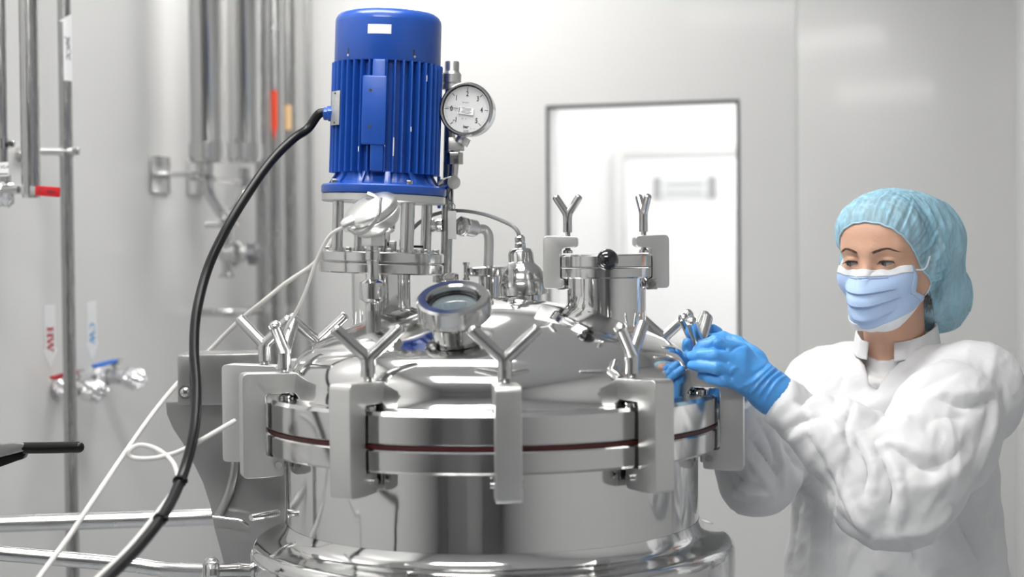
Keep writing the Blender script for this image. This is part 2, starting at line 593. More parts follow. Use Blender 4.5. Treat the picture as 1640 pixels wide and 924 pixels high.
def dome_normal(x, y):
    r = math.hypot(x - T.x, y - T.y)
    s = (domez(r + .002) - domez(r - .002)) / .004
    return Vector((-s * (x - T.x) / r, -s * (y - T.y) / r, 1)).normalized()


tank = thing('stainless_tank', 'large round stainless steel mixing tank with a polished domed lid and wide clamped flange', 'tank', T)
obj('vessel_wall', G().lathe([(0.0, 0.62), (0.329, 0.62), (0.329, 1.10), (0.329, 1.2385), (0, 1.2385)], MT, 128), M['mirror'], tank, sharp=50)
pr = [(0, 0.30), (0.20, 0.31), (0.33, 0.37), (0.376, 0.46), (0.386, 0.60), (0.386, 1.076)]
pr += [(0.366 + 0.02 * math.cos(R(a)), 1.076 + 0.02 * math.sin(R(a))) for a in range(0, 91, 15)]
pr += [(0.356, 1.0985), (0.346, 1.101), (0.338, 1.106), (0.333, 1.114), (0.3295, 1.125)]
obj('jacket', G().lathe(pr, MT, 128), M['mirror'], tank, sharp=50)
g = G().lathe([(0.20, ZB), (0.357, ZB), (0.361, ZB + 0.004), (0.361, ZG - 0.006), (0.358, ZG - 0.0025), (0.20, ZG - 0.0025)], MT, 128)
obj('lower_flange', g, M['polish'], tank)
g = G().lathe([(0.20, ZG + 0.0025), (0.358, ZG + 0.0025), (0.361, ZG + 0.006), (0.361, ZF - 0.005), (0.356, ZF), (0.20, ZF)], MT, 128)
obj('lid_flange', g, M['polish'], tank)
obj('gasket', G().lathe([(0.3, ZG - 0.0024), (0.3595, ZG - 0.0024), (0.3595, ZG + 0.0024), (0.3, ZG + 0.0024)], MT, 128), M['gasket'], tank)
pr = [(0.3225 + 0.004, ZF), (0.323, ZF + 0.003), (0.322, ZF + 0.02)]
for k in range(1, 40):
    r = 0.322 * math.cos(math.pi / 2 * k / 40)
    pr.append((r, ZF + domez(r)))
pr.append((0, ZF + domez(0)))
obj('domed_lid', G().lathe(pr, MT, 160), M['mirror'], tank, sharp=60)
for a in (45, 135, 225, 315):
    p = T + Vector((0.27 * math.cos(R(a)), 0.27 * math.sin(R(a)), 0))
    obj('leg', G().cyl(p + UP * 0.03, p + UP * 0.34, 0.03), M['brushed'], tank)
    obj('foot_pad', G().cyl(p, p + UP * 0.03, 0.05), M['steel'], tank)


# C-clamps round the flange ------------------------------------------------
def rounded(poly, rad, n=4):
    out = []
    m = len(poly)
    for i in range(m):
        p, a, b = Vector(poly[i]), Vector(poly[i - 1]), Vector(poly[(i + 1) % m])
        d1, d2 = (a - p), (b - p)
        r_ = min(rad[i] if isinstance(rad, (list, tuple)) else rad, d1.length * 0.49, d2.length * 0.49)
        p1, p2 = p + d1.normalized() * r_, p + d2.normalized() * r_
        for k in range(n + 1):
            t = k / n
            q = p1 * (1 - t) ** 2 + p * 2 * t * (1 - t) + p2 * t * t
            out.append((q.x, q.y))
    return out


def wing_handle(g, stem, arm, r, spread, z0):
    """Y shaped wing: stem from z0 up, two arms spreading in the local x direction"""
    j = z0 + stem
    ph = lambda t: r * (1.1 - 0.1 * t)
    for s in (-1, 1):
        tip = Vector((s * arm * math.sin(spread), 0, j + arm * math.cos(spread)))
        m_ = Vector((s * r * 0.35, 0, j))
        g.tube([Vector((s * r * 0.1, 0, z0)), Vector((s * r * 0.12, 0, z0 + stem * 0.7)), m_, m_.lerp(tip, 0.3), tip * 1.0], ph, 12, 5)
        d = (tip - m_).normalized()
        g.turned(tip - d * 0.0005, d, [(r, 0), (r * 0.85, r * 0.35), (r * 0.45, r * 0.6)], 12)
    return g


def make_clamp(name, zt, zb, ri, ro, rlow, ft, fb, wth, sr, stem, arm, hr, spread=R(42), bev=0.005):
    """profile in (r, z); local x is outward, z up, origin on the axis of the flange"""
    root = thing(name, '', 'clamp')
    gap_o = ro - 0.036 * (wth / 0.036)
    poly = [(ri, zt - 0.002), (ri, ft + 0.010), (gap_o, ft + 0.008), (gap_o, fb - 0.001),
            (rlow, fb - 0.001), (rlow + 0.001, zb + 0.002), (gap_o + 0.004, zb), (ro, zb), (ro, zt)]
    poly = rounded(poly, [0.006, 0.006, 0.004, 0.004, 0.003, 0.005, 0.005, 0.007, 0.009])
    Mx = Matrix(((1, 0, 0, 0), (0, 0, -1, 0), (0, 1, 0, 0), (0, 0, 0, 1)))     # xy polygon to xz plane
    obj('clamp_frame', G().prism(poly, wth, Mx), M['cast'], root, bevel=bev, local=True, sharp=40, seg=3)
    g = G()
    z0 = zt + 0.005
    L = stem + 0.007
    # origin at the screw axis so the wing can be turned
    wing_handle(g, L, arm, hr, spread, z0)
    for p in range(len(g.v)):
        g.v[p] = g.v[p] + Vector((sr, 0, 0))
    ws = obj('wing_screw', g, M['steel'], root, local=True, origin=(sr, 0, 0), sharp=50)
    g = G()
    # threaded shank, modelled as stacked ridges
    pr_ = []
    n = int((z0 + 0.004 - (ft + 0.004)) / 0.0022)
    for k in range(n):
        z = ft + 0.004 + k * 0.0022
        pr_ += [(hr * 0.62, z), (hr * 0.78, z + 0.0011)]
    g.turned((0, 0, 0), (0, 0, 1), pr_, 14)
    g.turned((0, 0, ft + 0.0002), (0, 0, 1), [(hr * 1.25, 0), (hr * 1.25, 0.004), (hr * 0.8, 0.006)], 18)
    sh = obj('threaded_shank', g, M['polish'], ws, local=True, sharp=25)
    return root


def rot_wing(root, a):
    for ch in root.children:
        if ch.name.startswith('wing_screw'):
            ch.rotation_euler.z = a


clamps = [   # angle from the front (right positive), wing turn, outer stretch, label, raise of screw
    (4, -4, 'rounded steel C-clamp at the very front of the flange, its Y wing facing the lens'),
    (-31, 36, 'steel C-clamp on the front left of the flange, its whole dark side plate showing'),
    (-72, 152, 'broad steel C-clamp on the left of the flange beside the red gasket end'),
    (-101, 81, 'leftmost steel C-clamp, behind the broad left one and against the lid bracket'),
    (-117, 127, 'steel C-clamp behind the left shoulder of the dome, only its wing showing'),
    (38, 27, 'steel C-clamp on the front right of the flange, left of the gloved hands'),
    (78, -11, 'rightmost steel C-clamp, its wing held in the blue gloved hand'),
    (97, -37, 'steel C-clamp hidden behind the rightmost one, its wing tips above the blue glove'),
    (119, -119, 'steel C-clamp behind the right shoulder of the dome, one slanting wing bar showing'),
    (150, 0, 'steel C-clamp at the back right of the flange, hidden behind the dome'),
    (-150, 0, 'steel C-clamp at the back left of the flange, hidden behind the dome'),
]
proto = make_clamp('flange_clamp', 1.366, 1.206, 0.306, 0.401, 0.338, ZF, ZB, 0.036, 0.333, 0.022, 0.060, 0.0090, spread=R(49))
for i, (ang, turn, lab) in enumerate(clamps):
    c = proto if i == 0 else copy_tree(proto)
    c.location = T if ang != -101 else T + Vector((-0.047, 0, 0))
    c.rotation_euler = (0, 0, R(-90 + ang))
    rot_wing(c, R(90 + turn))
    tag(c, lab, 'clamp', 'C-clamps around the tank flange')
    # hinge lug welded under the lower flange, inboard of each clamp
    m_ = MT @ Matrix.Rotation(R(-90 + ang), 4, 'Z')
    g = G().box((0.344, 0, ZB - 0.011), (0.02, 0.03, 0.021), m_)
    lg = obj('hinge_lug', g, M['steel'], tank, bevel=0.002)
    e = m_.to_3x3() @ Vector((0, 1, 0))
    q = m_ @ Vector((0.348, 0, ZB - 0.014))
    obj('pin', G().cyl(q - e * 0.023, q + e * 0.023, 0.0055, seg=12), M['polish'], lg)

# small washers and bolts standing on the flange beneath her hands are the feet of the screws

# lid bracket on the left --------------------------------------------------
br = thing('lid_bracket', 'grey sheet steel lid arm bracket with a bolt on the left of the tank', 'bracket', at(350, 600, 2.62) * 1.0)
br.location.z = 1.2
Yb = 2.66
p0, p1 = at(285, 567, Yb), at(400, 648, Yb)
g = G().box(((p0.x + p1.x) / 2 + 0.01, Yb + 0.04, (p0.z + p1.z) / 2), (p1.x - p0.x + 0.02, 0.10, p0.z - p1.z))
obj('arm_box', g, M['sheet'], br, bevel=0.004)
e0, e1 = at(285, 569, Yb - 0.012), at(306, 649, Yb - 0.012)
ep = obj('end_plate', G().box(((e0.x + e1.x) / 2, Yb - 0.013, (e0.z + e1.z) / 2), (e1.x - e0.x, 0.006, e0.z - e1.z)), M['sheet'], br, bevel=0.003)
b0 = at(297, 628, Yb - 0.02)
obj('bolt', G().turned(b0, (0, -1, 0), [(0.0115, -0.002), (0.0115, 0.001), (0.0085, 0.001), (0.0085, 0.005), (0.007, 0.0075), (0.004, 0.009)], 24), M['polish'], ep)
out = [(262, 645), (264, 665), (274, 688), (290, 712), (305, 740), (322, 775), (334, 812), (341, 850), (352, 890), (362, 930), (366, 960),
       (455, 960), (455, 645)]
pts = [at(x, y, Yb + 0.01) for x, y in out]
c0 = Vector((sum(p.x for p in pts) / len(pts), Yb + 0.005, 0))
g = G().prism([(p.x, p.z) for p in pts], 0.012, Matrix(((1, 0, 0, 0), (0, 0, -1, Yb + 0.03), (0, 1, 0, 0), (0, 0, 0, 1))))
obj('gusset_plate', g, M['sheet'], br, bevel=0.002)
g = G().tube([at(262, 646, Yb + 0.02), at(262, 665, Yb + 0.03)], 0.0015, 6)
q = [at(x, y, Yb - 0.0) for x, y in ((341, 828), (350, 829), (365, 831), (385, 834), (398, 842))]
obj('weld_rib', G().tube(q, 0.0025, 10), M['polish'], br)
q = [at(x, y, Yb + 0.012) for x, y in ((350, 826), (360, 806), (369, 782), (376, 752), (379, 710))]
obj('cable_trunk', G().tube(q, 0.0078, 12), M['sheet'], br)
z1 = at(366, 958, Yb).z
obj('column', G().box((at(405, 900, Yb).x, Yb + 0.05, z1 / 2), (0.09, 0.06, z1)), M['sheet'], br, bevel=0.004)
# threaded stub on the shoulder
s0, s1 = at(402, 829, 2.42), at(446, 821, 2.47)
d = (s1 - s0)
pr = []
for k in range(14):
    z = d.length * k / 14
    pr += [(0.0048, z), (0.0058, z + d.length / 28)]
ts = obj('threaded_stub', G().turned(s0, d, pr, 14), M['polish'], tank, sharp=25)

# ------------------------------------------------------------------ agitator: stand and motor
Ya = 2.62
A = at(611, 438, Ya)
AR = (0, R(2.3), 0)
MA = Matrix.Translation(A) @ Euler(AR).to_matrix().to_4x4()
neck = obj('agitator_neck', G().cyl(A - UP * 0.125, A + Vector((0, 0, 0.0005)), 0.050, seg=64), M['mirror'], tank)
st = thing('motor_stand', 'two round steel flanges carrying the blue motor on four rods', 'stand', A, AR)


def disc(z0, z1, r, b=0.002, seg=96):
    return G().lathe([(0, z0), (r - b, z0), (r, z0 + b), (r, z1 - b), (r - b, z1), (0, z1)], MA, seg)


obj('lower_flange', disc(0.0005, 0.0180, 0.104), M['polish'], st)
obj('upper_flange', disc(0.0192, 0.0365, 0.104), M['polish'], st)
for a in (-57, 33, 123, 213):
    p = Vector((0.084 * math.cos(R(a)), 0.084 * math.sin(R(a)), 0))
    rr = 0.0115 if a == -57 else 0.0092
    g = G().cyl(MA @ (p + UP * 0.0366), MA @ (p + UP * 0.118), rr, seg=24)
    rd = obj('rod', g, M['steel'], st)
    obj('collar', G().lathe([(rr + .0001, 0.0367), (rr + 0.005, 0.0367), (rr + 0.005, 0.041), (rr + 0.0001, 0.041)], MA @ Matrix.Translation(p), 24), M['steel'], rd)
obj('adapter_plate', disc(0.1182, 0.1320, 0.1035), M['cast'], st)
g = G().lathe([(0, 0.0366), (0.02, 0.0366), (0.02, 0.052), (0.013, 0.054), (0.013, 0.074), (0.021, 0.075), (0.021, 0.1), (0.012, 0.101), (0.012, 0.118), (0, 0.118)], MA, 32)
obj('drive_shaft', g, M['polish'], st)
g = G().box((-0.004, -0.06, 0.0395), (0.014, 0.012, 0.006), MA).box((0.022, -0.058, 0.046), (0.012, 0.008, 0.018), MA)
obj('bearing_block', g, M['steel'], st, bevel=0.001)
g = G().box((0.037, -0.03, 0.052), (0.012, 0.01, 0.012), MA).box((0.062, -0.03, 0.047), (0.018, 0.006, 0.004), MA)
obj('proximity_switch', g, M['black'], st, bevel=0.0008)
for a in range(0, 360, 45):
    p = Vector((0.091 * math.cos(R(a + 12)), 0.091 * math.sin(R(a + 12)), 0.0366))
    obj('bolt_head', G().add([], []).prism(hexprof(0.006), 0.006, MA @ Matrix.Translation(p + UP * 0.003)), M['steel'], st, bevel=0.0006)

MO = MA @ Matrix.Translation((0, 0, 0.1322))
mo = thing('electric_motor', 'blue finned electric motor standing upright above the tank', 'motor', MO.translation, AR)
g = G().lathe([(0, 0), (0.1035, 0), (0.1045, 0.002), (0.1045, 0.012), (0.102, 0.0145), (0.088, 0.0165), (0.084, 0.02), (0.078, 0.03), (0.074, 0.04), (0, 0.04)], MO, 96)
obj('mounting_flange', g, M['blue'], mo)
for k in range(12):
    a = R(30 * k + 8)
    m_ = MO @ Matrix.Rotation(a, 4, 'Z') @ Matrix(((1, 0, 0, 0), (0, 0, -1, 0), (0, 1, 0, 0), (0, 0, 0, 1)))
    obj('gusset', G().prism([(0.07, 0.013), (0.094, 0.013), (0.090, 0.02), (0.080, 0.036), (0.07, 0.04)], 0.012, m_), M['blue'], mo, bevel=0.002)
for a in (30, 130, 215, 300):
    p = Vector((0.094 * math.cos(R(a)), 0.094 * math.sin(R(a)), 0.018))
    obj('bolt_head', G().prism(hexprof(0.0062), 0.007, MO @ Matrix.Translation(p)), M['steel'], mo, bevel=0.0006)
Z0, Z1 = 0.034, 0.217
obj('stator_body', G().lathe([(0, Z0), (0.077, Z0), (0.079, Z0 + 0.004), (0.079, Z1), (0, Z1)], MO, 72), M['blue'], mo)
fin = None
for k in range(40):
    a = 360 / 40 * k + 4
    if k in (29, 9):        # the boss sits here
        continue
    m_ = MO @ Matrix.Rotation(R(a), 4, 'Z')
    z1 = Z1 - 0.001
    if fin is None:
        g = G()
        prf = [(0.0775, 0.0028), (0.0895, 0.0017), (0.0918, 0.0012), (0.0925, 0.0)]
        poly = [(x, y) for x, y in prf] + [(x, -y) for x, y in prf[::-1][1:]]
        g.prism(poly, z1 - Z0, m_ @ Matrix.Translation((0, 0, (Z0 + z1) / 2)))
        fin = obj('fin', g, M['blue'], mo, sharp=50)
        a_0 = a
    else:
        c = fin.copy()
        C.objects.link(c)
        c.parent = mo
        c.rotation_euler.z = R(a - a_0)
# boss with two screws on the front
m_ = MO @ Matrix.Rotation(R(265), 4, 'Z')
g = G().box((0.086, 0.002, (Z0 + Z1) / 2), (0.016, 0.022, Z1 - Z0 - 0.002), m_)
obj('boss_rib', g, M['blue'], mo, bevel=0.003)
bp = obj('boss', G().box((0.0875, -0.004, 0.133), (0.018, 0.040, 0.112), m_), M['blue'], mo, bevel=0.003)
for z in (0.107, 0.165):
    obj('screw', G().cyl(m_ @ Vector((0.096, -0.010, z)), m_ @ Vector((0.0972, -0.010, z)), 0.0025, seg=12), M['darkin'], bp)
# nameplate, left; lettering too small to read, plain worn metal
m_ = MO @ Matrix.Rotation(R(212), 4, 'Z')
npb = obj('nameplate', G().box((0.0935, 0, 0.138), (0.002, 0.03, 0.056), m_), M['plate'], mo, bevel=0.0008)
for z in (0.114, 0.162):
    obj('rivet', G().cyl(m_ @ Vector((0.0944, 0, z)), m_ @ Vector((0.0956, 0, z)), 0.0016, seg=10), M['darkin'], npb)
# paint chips
for (a, z, h) in ((286, 0.075, 0.03), (278, 0.085, 0.02), (303, 0.105, 0.008), (268, 0.06, 0.006), (320, 0.19, 0.01), (248, 0.07, 0.008)):
    m_ = MO @ Matrix.Rotation(R(round((a - 4) / 9) * 9 + 4), 4, 'Z')
    obj('paint_chip', G().box((0.0924, 0, z), (0.0008, 0.0018, h), m_), M['chip'], mo)
# cable gland on the left
gp = MO @ Vector((-0.0905, -0.028, 0.131))
gd = Vector((-1, -0.12, -0.06))
gl = obj('cable_gland', G().turned(gp + Vector((0.012, 0.001, 0)), gd, [(0.013, 0), (0.013, 0.016), (0.011, 0.017), (0.011, 0.022), (0.009, 0.024)], 6), M['blue'], mo, bevel=0.001)
# fan cowl
g = G()
pr = [(0.080, 0.2155), (0.0875, 0.2155), (0.0885, 0.2175), (0.0885, 0.284)]
pr += rnd(0.0885 - 0.018, 0.284, 0, 75, 0.018)
pr += [(0.045, 0.3045), (0.02, 0.3055), (0, 0.3058)]
obj('fan_cowl', g.lathe(pr, MO, 96), M['blue'], mo, sharp=45)
m_ = MO @ Matrix.Rotation(R(265), 4, 'Z') 
lb = []
g = G()
for k in range(9):
    a = R(265 - 12.5 + 25 * k / 8)
    for z in (0.257, 0.272):
        lb.append(MO @ Vector((0.0889 * math.cos(a), 0.0889 * math.sin(a), z)))
g.add(lb, [(2 * k, 2 * k + 2, 2 * k + 3, 2 * k + 1) for k in range(8)])
obj('paper_label', g, M['sticker'], mo)
for a in (228, 303):
    m_ = MO @ Matrix.Rotation(R(a), 4, 'Z')
    obj('slot_shade', G().box((0.0882, 0, 0.2295), (0.0014, 0.003, 0.01), m_), M['darkin'], mo)  # dark block painted as the shade inside a cowl opening
    obj('cowl_screw', G().cyl(m_ @ Vector((0.088, 0.001, 0.223)), m_ @ Vector((0.0902, 0.001, 0.223)), 0.0022, seg=10), M['steel'], mo)

# thick black motor cable and the cable tied to it ------------------------
hs = [gp + gd * 0.002, gp + gd * 0.018, at(493, 206, 2.59), at(470, 222, 2.57), at(435, 257, 2.54), at(397, 310, 2.5), at(362, 368, 2.46), at(333, 430, 2.43),
      at(315, 500, 2.38), at(311, 560, 2.34), at(315, 620, 2.3), at(311, 690, 2.25), at(292, 762, 2.2), at(262, 824, 2.12), at(222, 876, 2.05), at(176, 922, 1.98), at(120, 975, 1.9), at(60, 1040, 1.88)]
e = at(0, 1150, 1.9)
hs += [Vector((e.x, e.y, 0.7)), Vector((e.x - 0.06, e.y, 0.2)), Vector((e.x - 0.1, e.y, 0.012))]
mc = obj('motor_cable', G().tube(hs, 0.0077, 16, 8), M['black'])
tag(mc, 'thick black rubber cable curving down from the blue motor', 'cable')
for (p, q) in ((hs[12], hs[13]), (hs[13], hs[14])):
    g = G().turned(p.lerp(q, 0.12), (q - p), [(0.0098, 0), (0.0098, 0.0045)], 14)
    ti = obj('cable_tie', g, M['grip'], mc)
    obj('tie_head', G().box(p.lerp(q, 0.12) + Vector((0.008, -0.006, 0.0)), (0.008, 0.006, 0.006)), M['grip'], ti, bevel=0.001)

# temperature probe head, lower left in front ------------------------------
Yt = 2.36
pb = on_dome(*(at(598, 520, Yt).xy))
pr_ = thing('temperature_probe', 'grey tilted probe head with a screwed lid and bead chain, left of centre', 'sensor', pb)
g = G().turned(pb - UP * 0.01, (0, 0, 1), [(0.0125, 0), (0.0125, 0.05), (0.014, 0.052)], 6)
obj('hex_stem', g, M['polish'], pr_, bevel=0.001)
zt_ = at(598, 470, Yt).z
g = G().turned((pb.x, pb.y, pb.z + 0.03), (0, 0, 1), [(0.012, 0), (0.012, 0.012), (0.0205, 0.018), (0.0215, 0.03), (0.0205, 0.042), (0.011, 0.047), (0.0085, 0.06), (0.0085, 0.075), (0.011, 0.077), (0.011, 0.09), (0.0085, 0.092), (0.0085, 0.105)], 32)
obj('union', g, M['polish'], pr_)
hb = Vector((pb.x, pb.y, at(600, 394, Yt).z))
obj('stem', G().cyl((pb.x, pb.y, pb.z + 0.1), hb + UP * 0.004, 0.009), M['steel'], pr_)
obj('hex_nut', G().prism(hexprof(0.0185), 0.016, Matrix.Translation(hb + Vector((0.001, 0, 0.008))) @ Matrix.Rotation(R(25), 4, 'Z')), M['cast'], pr_, bevel=0.0015)
hc = at(596, 341, Yt)
g = G().tube([hb + UP * 0.014, hb + UP * 0.026, hc + Vector((0.006, 0, -0.012))], lambda t: 0.016 + 0.016 * t, 24, 6)
obj('head_base', g, M['cast'], pr_, sharp=60)
hd = Vector((-0.36, -0.42, 0.80)).normalized()
g = G().turned(hc - hd * 0.030, hd, [(0.016, 0), (0.034, 0.007), (0.0415, 0.018), (0.0425, 0.027), (0.0405, 0.029)], 40)
obj('head_bowl', g, M['cast'], pr_, sharp=50)
g = G().turned(hc - hd * 0.0008, hd, [(0.0405, 0), (0.0425, 0.002), (0.0425, 0.009), (0.040, 0.0125), (0.030, 0.0175), (0.015, 0.021), (0.004, 0.022)], 40)
lid = obj('head_lid', g, M['cast'], pr_, sharp=50)
lu = hc + hd * 0.019 + Vector((0.010, 0.004, 0.008))
obj('lid_lug', G().tube([lu + Vector((-.010, 0, .004)), lu, lu + Vector((0.012, 0, -.008))], 0.0055, 12, 3), M['cast'], lid)
gs = hc + Vector((-0.035, -0.02, -0.017))
obj('cable_inlet', G().turned(gs + Vector((0.01, 0, 0.004)), (-1, -0.2, -0.5), [(0.012, 0), (0.012, 0.012), (0.008, 0.02)], 16), M['cast'], pr_)
ch = spline([lu + Vector((0.012, -0.012, -0.004)), hc + Vector((0.014, -0.05, -0.003)), hc + Vector((0.002, -0.052, -0.022)), hc + Vector((-0.016, -0.046, -0.032)), gs + Vector((0.004, -0.016, -0.008))], 8)
bc = G()
for i, p in enumerate(ch):
    bc.sphere(p, 0.0031, 8)
obj('bead_chain', bc, M['polish'], pr_)

# sight glass ---------------------------------------------------------------
xy = at(731, 530, 2.29)
sb = on_dome(xy.x, xy.y)
sa = (dome_normal(sb.x, sb.y) + Vector((0.02, -0.10, 0))).normalized()
sgl = thing('sight_glass', 'round polished sight glass port tilted forward at the front of the dome', 'sight glass', sb)
obj('neck', G().turned(sb - sa * 0.02, sa, [(0.036, 0), (0.036, 0.040), (0.0375, 0.041)], 64), M['mirror'], sgl)
g = G().lathe([(0.035, 0.022), (0.051, 0.022), (0.0545, 0.026), (0.0545, 0.051), (0.0515, 0.0545), (0.0405, 0.0545), (0.038, 0.052), (0.038, 0.036), (0.035, 0.036)], frame(sb, sa), 72)
obj('union_ring', g, M['polish'], sgl)
obj('seal', G().lathe([(0.0375, 0.0375), (0.0375, 0.043), (0.033, 0.043), (0.033, 0.0375)], frame(sb, sa), 64), M['ballblack'], sgl)
obj('glass', G().turned(sb + sa * 0.036, sa, [(0.0345, 0), (0.0345, 0.004)], 48), M['glass'], sgl)
# hook spanner lug
obj('lug', G().box(sb + sa * 0.008 + Vector((-0.0385, -0.02, 0.002)), (0.008, 0.008, 0.02)), M['cast'], sgl, bevel=0.002)

# charging port on the right -----------------------------------------------
Yp = 2.52
P = at(971, 445, Yp)
MP = Matrix.Translation(P)
obj('port_neck', G().cyl(P - UP * 0.13, P + UP * 0.0005, 0.0635, seg=72), M['mirror'], tank)
g = G().lathe([(0.05, 0.0), (0.071, 0.0), (0.073, 0.002), (0.073, 0.0155), (0.05, 0.0155)], MP, 72)
obj('port_flange', g, M['polish'], tank)
g = G().lathe([(0, 0.0172), (0.071, 0.0172), (0.073, 0.019), (0.073, 0.035), (0.070, 0.038), (0, 0.040)], MP, 72)
pl = obj('port_lid', g, M['polish'], tank)
kb = at(973, 416, Yp - 0.092)
kn = obj('knob_stem', G().cyl(kb + Vector((0, 0.04, 0)), kb + Vector((0, 0.012, 0)), 0.005), M['steel'], pl)
obj('ball_knob', G().sphere(kb, 0.0172, 32), M['ballblack'], pl, label='black ball knob')
ppr = make_clamp('port_clamp', 0.069, -0.017, 0.046, 0.101, 0.066, 0.040, 0.0, 0.028, 0.062, 0.024, 0.032, 0.0062, spread=R(36), bev=0.004)
for i, (ang, turn, lab) in enumerate(((-98, 90, 'small steel C-clamp on the left of the round port'), (98, 10, 'small steel C-clamp on the right of the round port'))):
    c = ppr if i == 0 else copy_tree(ppr)
    c.location = P
    c.rotation_euler = (0, 0, R(-90 + ang))
    rot_wing(c, R(90 + turn))
    tag(c, lab, 'clamp', 'C-clamps on the round port')
    m_ = MP @ Matrix.Rotation(R(-90 + ang * 0.93), 4, 'Z')
    for s in (-1,):
        lg = obj('port_lug', G().box((0.072, s * 0.012, -0.010), (0.018, 0.006, 0.018), m_), M['steel'], tank, bevel=0.0015)
        q = m_ @ Vector((0.074, s * 0.012, -0.010))
        e = m_.to_3x3() @ Vector((0, 1, 0))
        obj('pin', G().cyl(q - e * 0.010, q + e * 0.012, 0.0042, seg=12), M['polish'], lg)
# cotter ring on the right lug
m_ = MP @ Matrix.Rotation(R(-90 + 91), 4, 'Z')
q = at(1028, 452, Yp - 0.03)
ring = [q + Vector((0.008 * math.cos(t), -0.002, 0.009 * math.sin(t))) for t in np.linspace(0.4, 6.0, 10)]
obj('cotter_ring', G().tube(ring, 0.0013, 8, 4), M['polish'], tank)

# lamp / sensor housing between the port and the gauge pipe ------------------
Yl = 2.62
lb_ = at(838, 462, Yl)
la = Vector((-0.06, 0, 1)).normalized()
lh = thing('lamp_housing', 'conical polished lamp housing with a cable gland, left of the round port', 'lamp', lb_)
obj('housing_neck', G().turned(lb_ - UP * 0.07, UP, [(0.032, 0), (0.032, 0.065)], 48), M['mirror'], tank)
obj('base_ring', G().turned(lb_ - la * 0.012, la, [(0.037, 0), (0.0415, 0.002), (0.0415, 0.020), (0.0395, 0.024), (0.038, 0.027)], 56), M['polish'], lh)
obj('shade', G().turned(lb_ + la * 0.0152, la, [(0.0385, 0), (0.0365, 0.010), (0.0315, 0.019), (0.0235, 0.026), (0.0218, 0.030), (0.0212, 0.044), (0.018, 0.051), (0.010, 0.0535)], 48), M['polish'], lh, sharp=50)
obj('cable_gland', G().turned(lb_ + la * 0.068, la, [(0.0095, 0), (0.0095, 0.008), (0.008, 0.009), (0.009, 0.011), (0.009, 0.018), (0.0055, 0.022)], 6), M['polish'], lh, bevel=0.0006)
g = G().box(at(818, 440, Yl - 0.04), (0.008, 0.006, 0.04)).cyl(at(822, 425, Yl - 0.045), at(822, 425, Yl - 0.03), 0.006)
obj('latch', g, M['cast'], lh, bevel=0.0012)
gc = lb_ + la * 0.088
cb = obj('lamp_cable', G().tube([at(655, 372, 2.72), at(675, 354, 2.71), at(700, 342, 2.70), at(735, 337, 2.68), at(775, 343, 2.66), at(812, 357, 2.64), gc + Vector((-0.006, 0, 0.012)), gc], 0.0034, 10, 6), M['greycable'])
tag(cb, 'thin grey cable arching to the lamp housing behind the dome', 'cable')

# gauge pipe ------------------------------------------------------------------
Yq = 2.68
gt = thing('gauge_pipe', 'upright steel pipe with valve fittings behind the motor, carrying the dial', 'pipe', at(714, 455, Yq))
q0, q1 = at(714, 440, Yq), at(722, 140, Yq)
obj('riser', G().cyl(q0, q1, 0.0098, seg=24), M['brushed'], gt)
obj('riser_foot', G().cyl(at(711, 500, Yq), q0, 0.014), M['polish'], tank)
ax = (q1 - q0).normalized()
obj('foot_flange', G().turned(q0 - ax * 0.014, ax, [(0.0215, 0), (0.0225, 0.002), (0.0225, 0.015), (0.019, 0.018)], 8), M['polish'], gt, bevel=0.0015)
tp = at(723, 138, Yq)
obj('top_fitting', G().turned(tp - ax * 0.006, ax, [(0.0165, 0), (0.0165, 0.008), (0.0145, 0.009), (0.0165, 0.012), (0.0165, 0.026), (0.0135, 0.03), (0.0125, 0.032), (0.0125, 0.046), (0.0115, 0.048)], 24), M['cast'], gt)
gz = [(732, 231, 0.026, 0.022), (729, 254, 0.026, 0.020)]
obj('gauge_block', G().box(at(731, 231, 2.63), (0.026, 0.024, 0.022)), M['cast'], gt, bevel=0.002)
obj('gauge_nut', G().prism(hexprof(0.0145), 0.020, Matrix.Translation(at(728, 254, 2.63))), M['polish'], gt, bevel=0.001)
obj('gauge_stem', G().cyl(at(724, 300, 2.63), at(729, 240, 2.63), 0.0082), M['polish'], gt)
obj('valve_cross', G().cyl(at(712, 296, 2.66), at(727, 292, 2.60), 0.0115, seg=24), M['steel'], gt, bevel=0.001)
obj('blue_lever', G().box(at(703, 308, 2.67), (0.006, 0.008, 0.055)), M['bluegrip'], gt, bevel=0.002)
obj('side_union', G().turned(at(690, 361, 2.67), (1, -0.05, 0), [(0.011, 0), (0.012, 0.004), (0.009, 0.008), (0.011, 0.011), (0.011, 0.02)], 8), M['steel'], gt, bevel=0.0008)
wire = [at(722, 303, 2.62), at(718, 312, 2.61), at(721, 322, 2.61), at(724, 312, 2.61), at(723, 303, 2.62)]
wi = obj('wire_loop', G().tube(wire + [at(723, 320, 2.61), at(724, 330, 2.61)], 0.0008, 6, 5), M['ink'], gt)
tg = thing('plastic_tag', 'small clear plastic tag hanging below the dial on a ring', 'tag', at(724, 335, 2.6))
a0, a1 = at(717, 338, 2.6), at(731, 383, 2.6)
obj('tag_body', G().box(((a0.x + a1.x) / 2, 2.6, (a0.z + a1.z) / 2), (a1.x - a0.x, 0.003, a0.z - a1.z)), M['plastic'], tg, bevel=0.001)
rc = at(724, 331, 2.6)
obj('tag_ring', G().tube([rc + Vector((0.005 * math.cos(t), 0, 0.006 * math.sin(t))) for t in np.linspace(0, 6.28, 12)], 0.0009, 6, 2), M['polish'], tg)

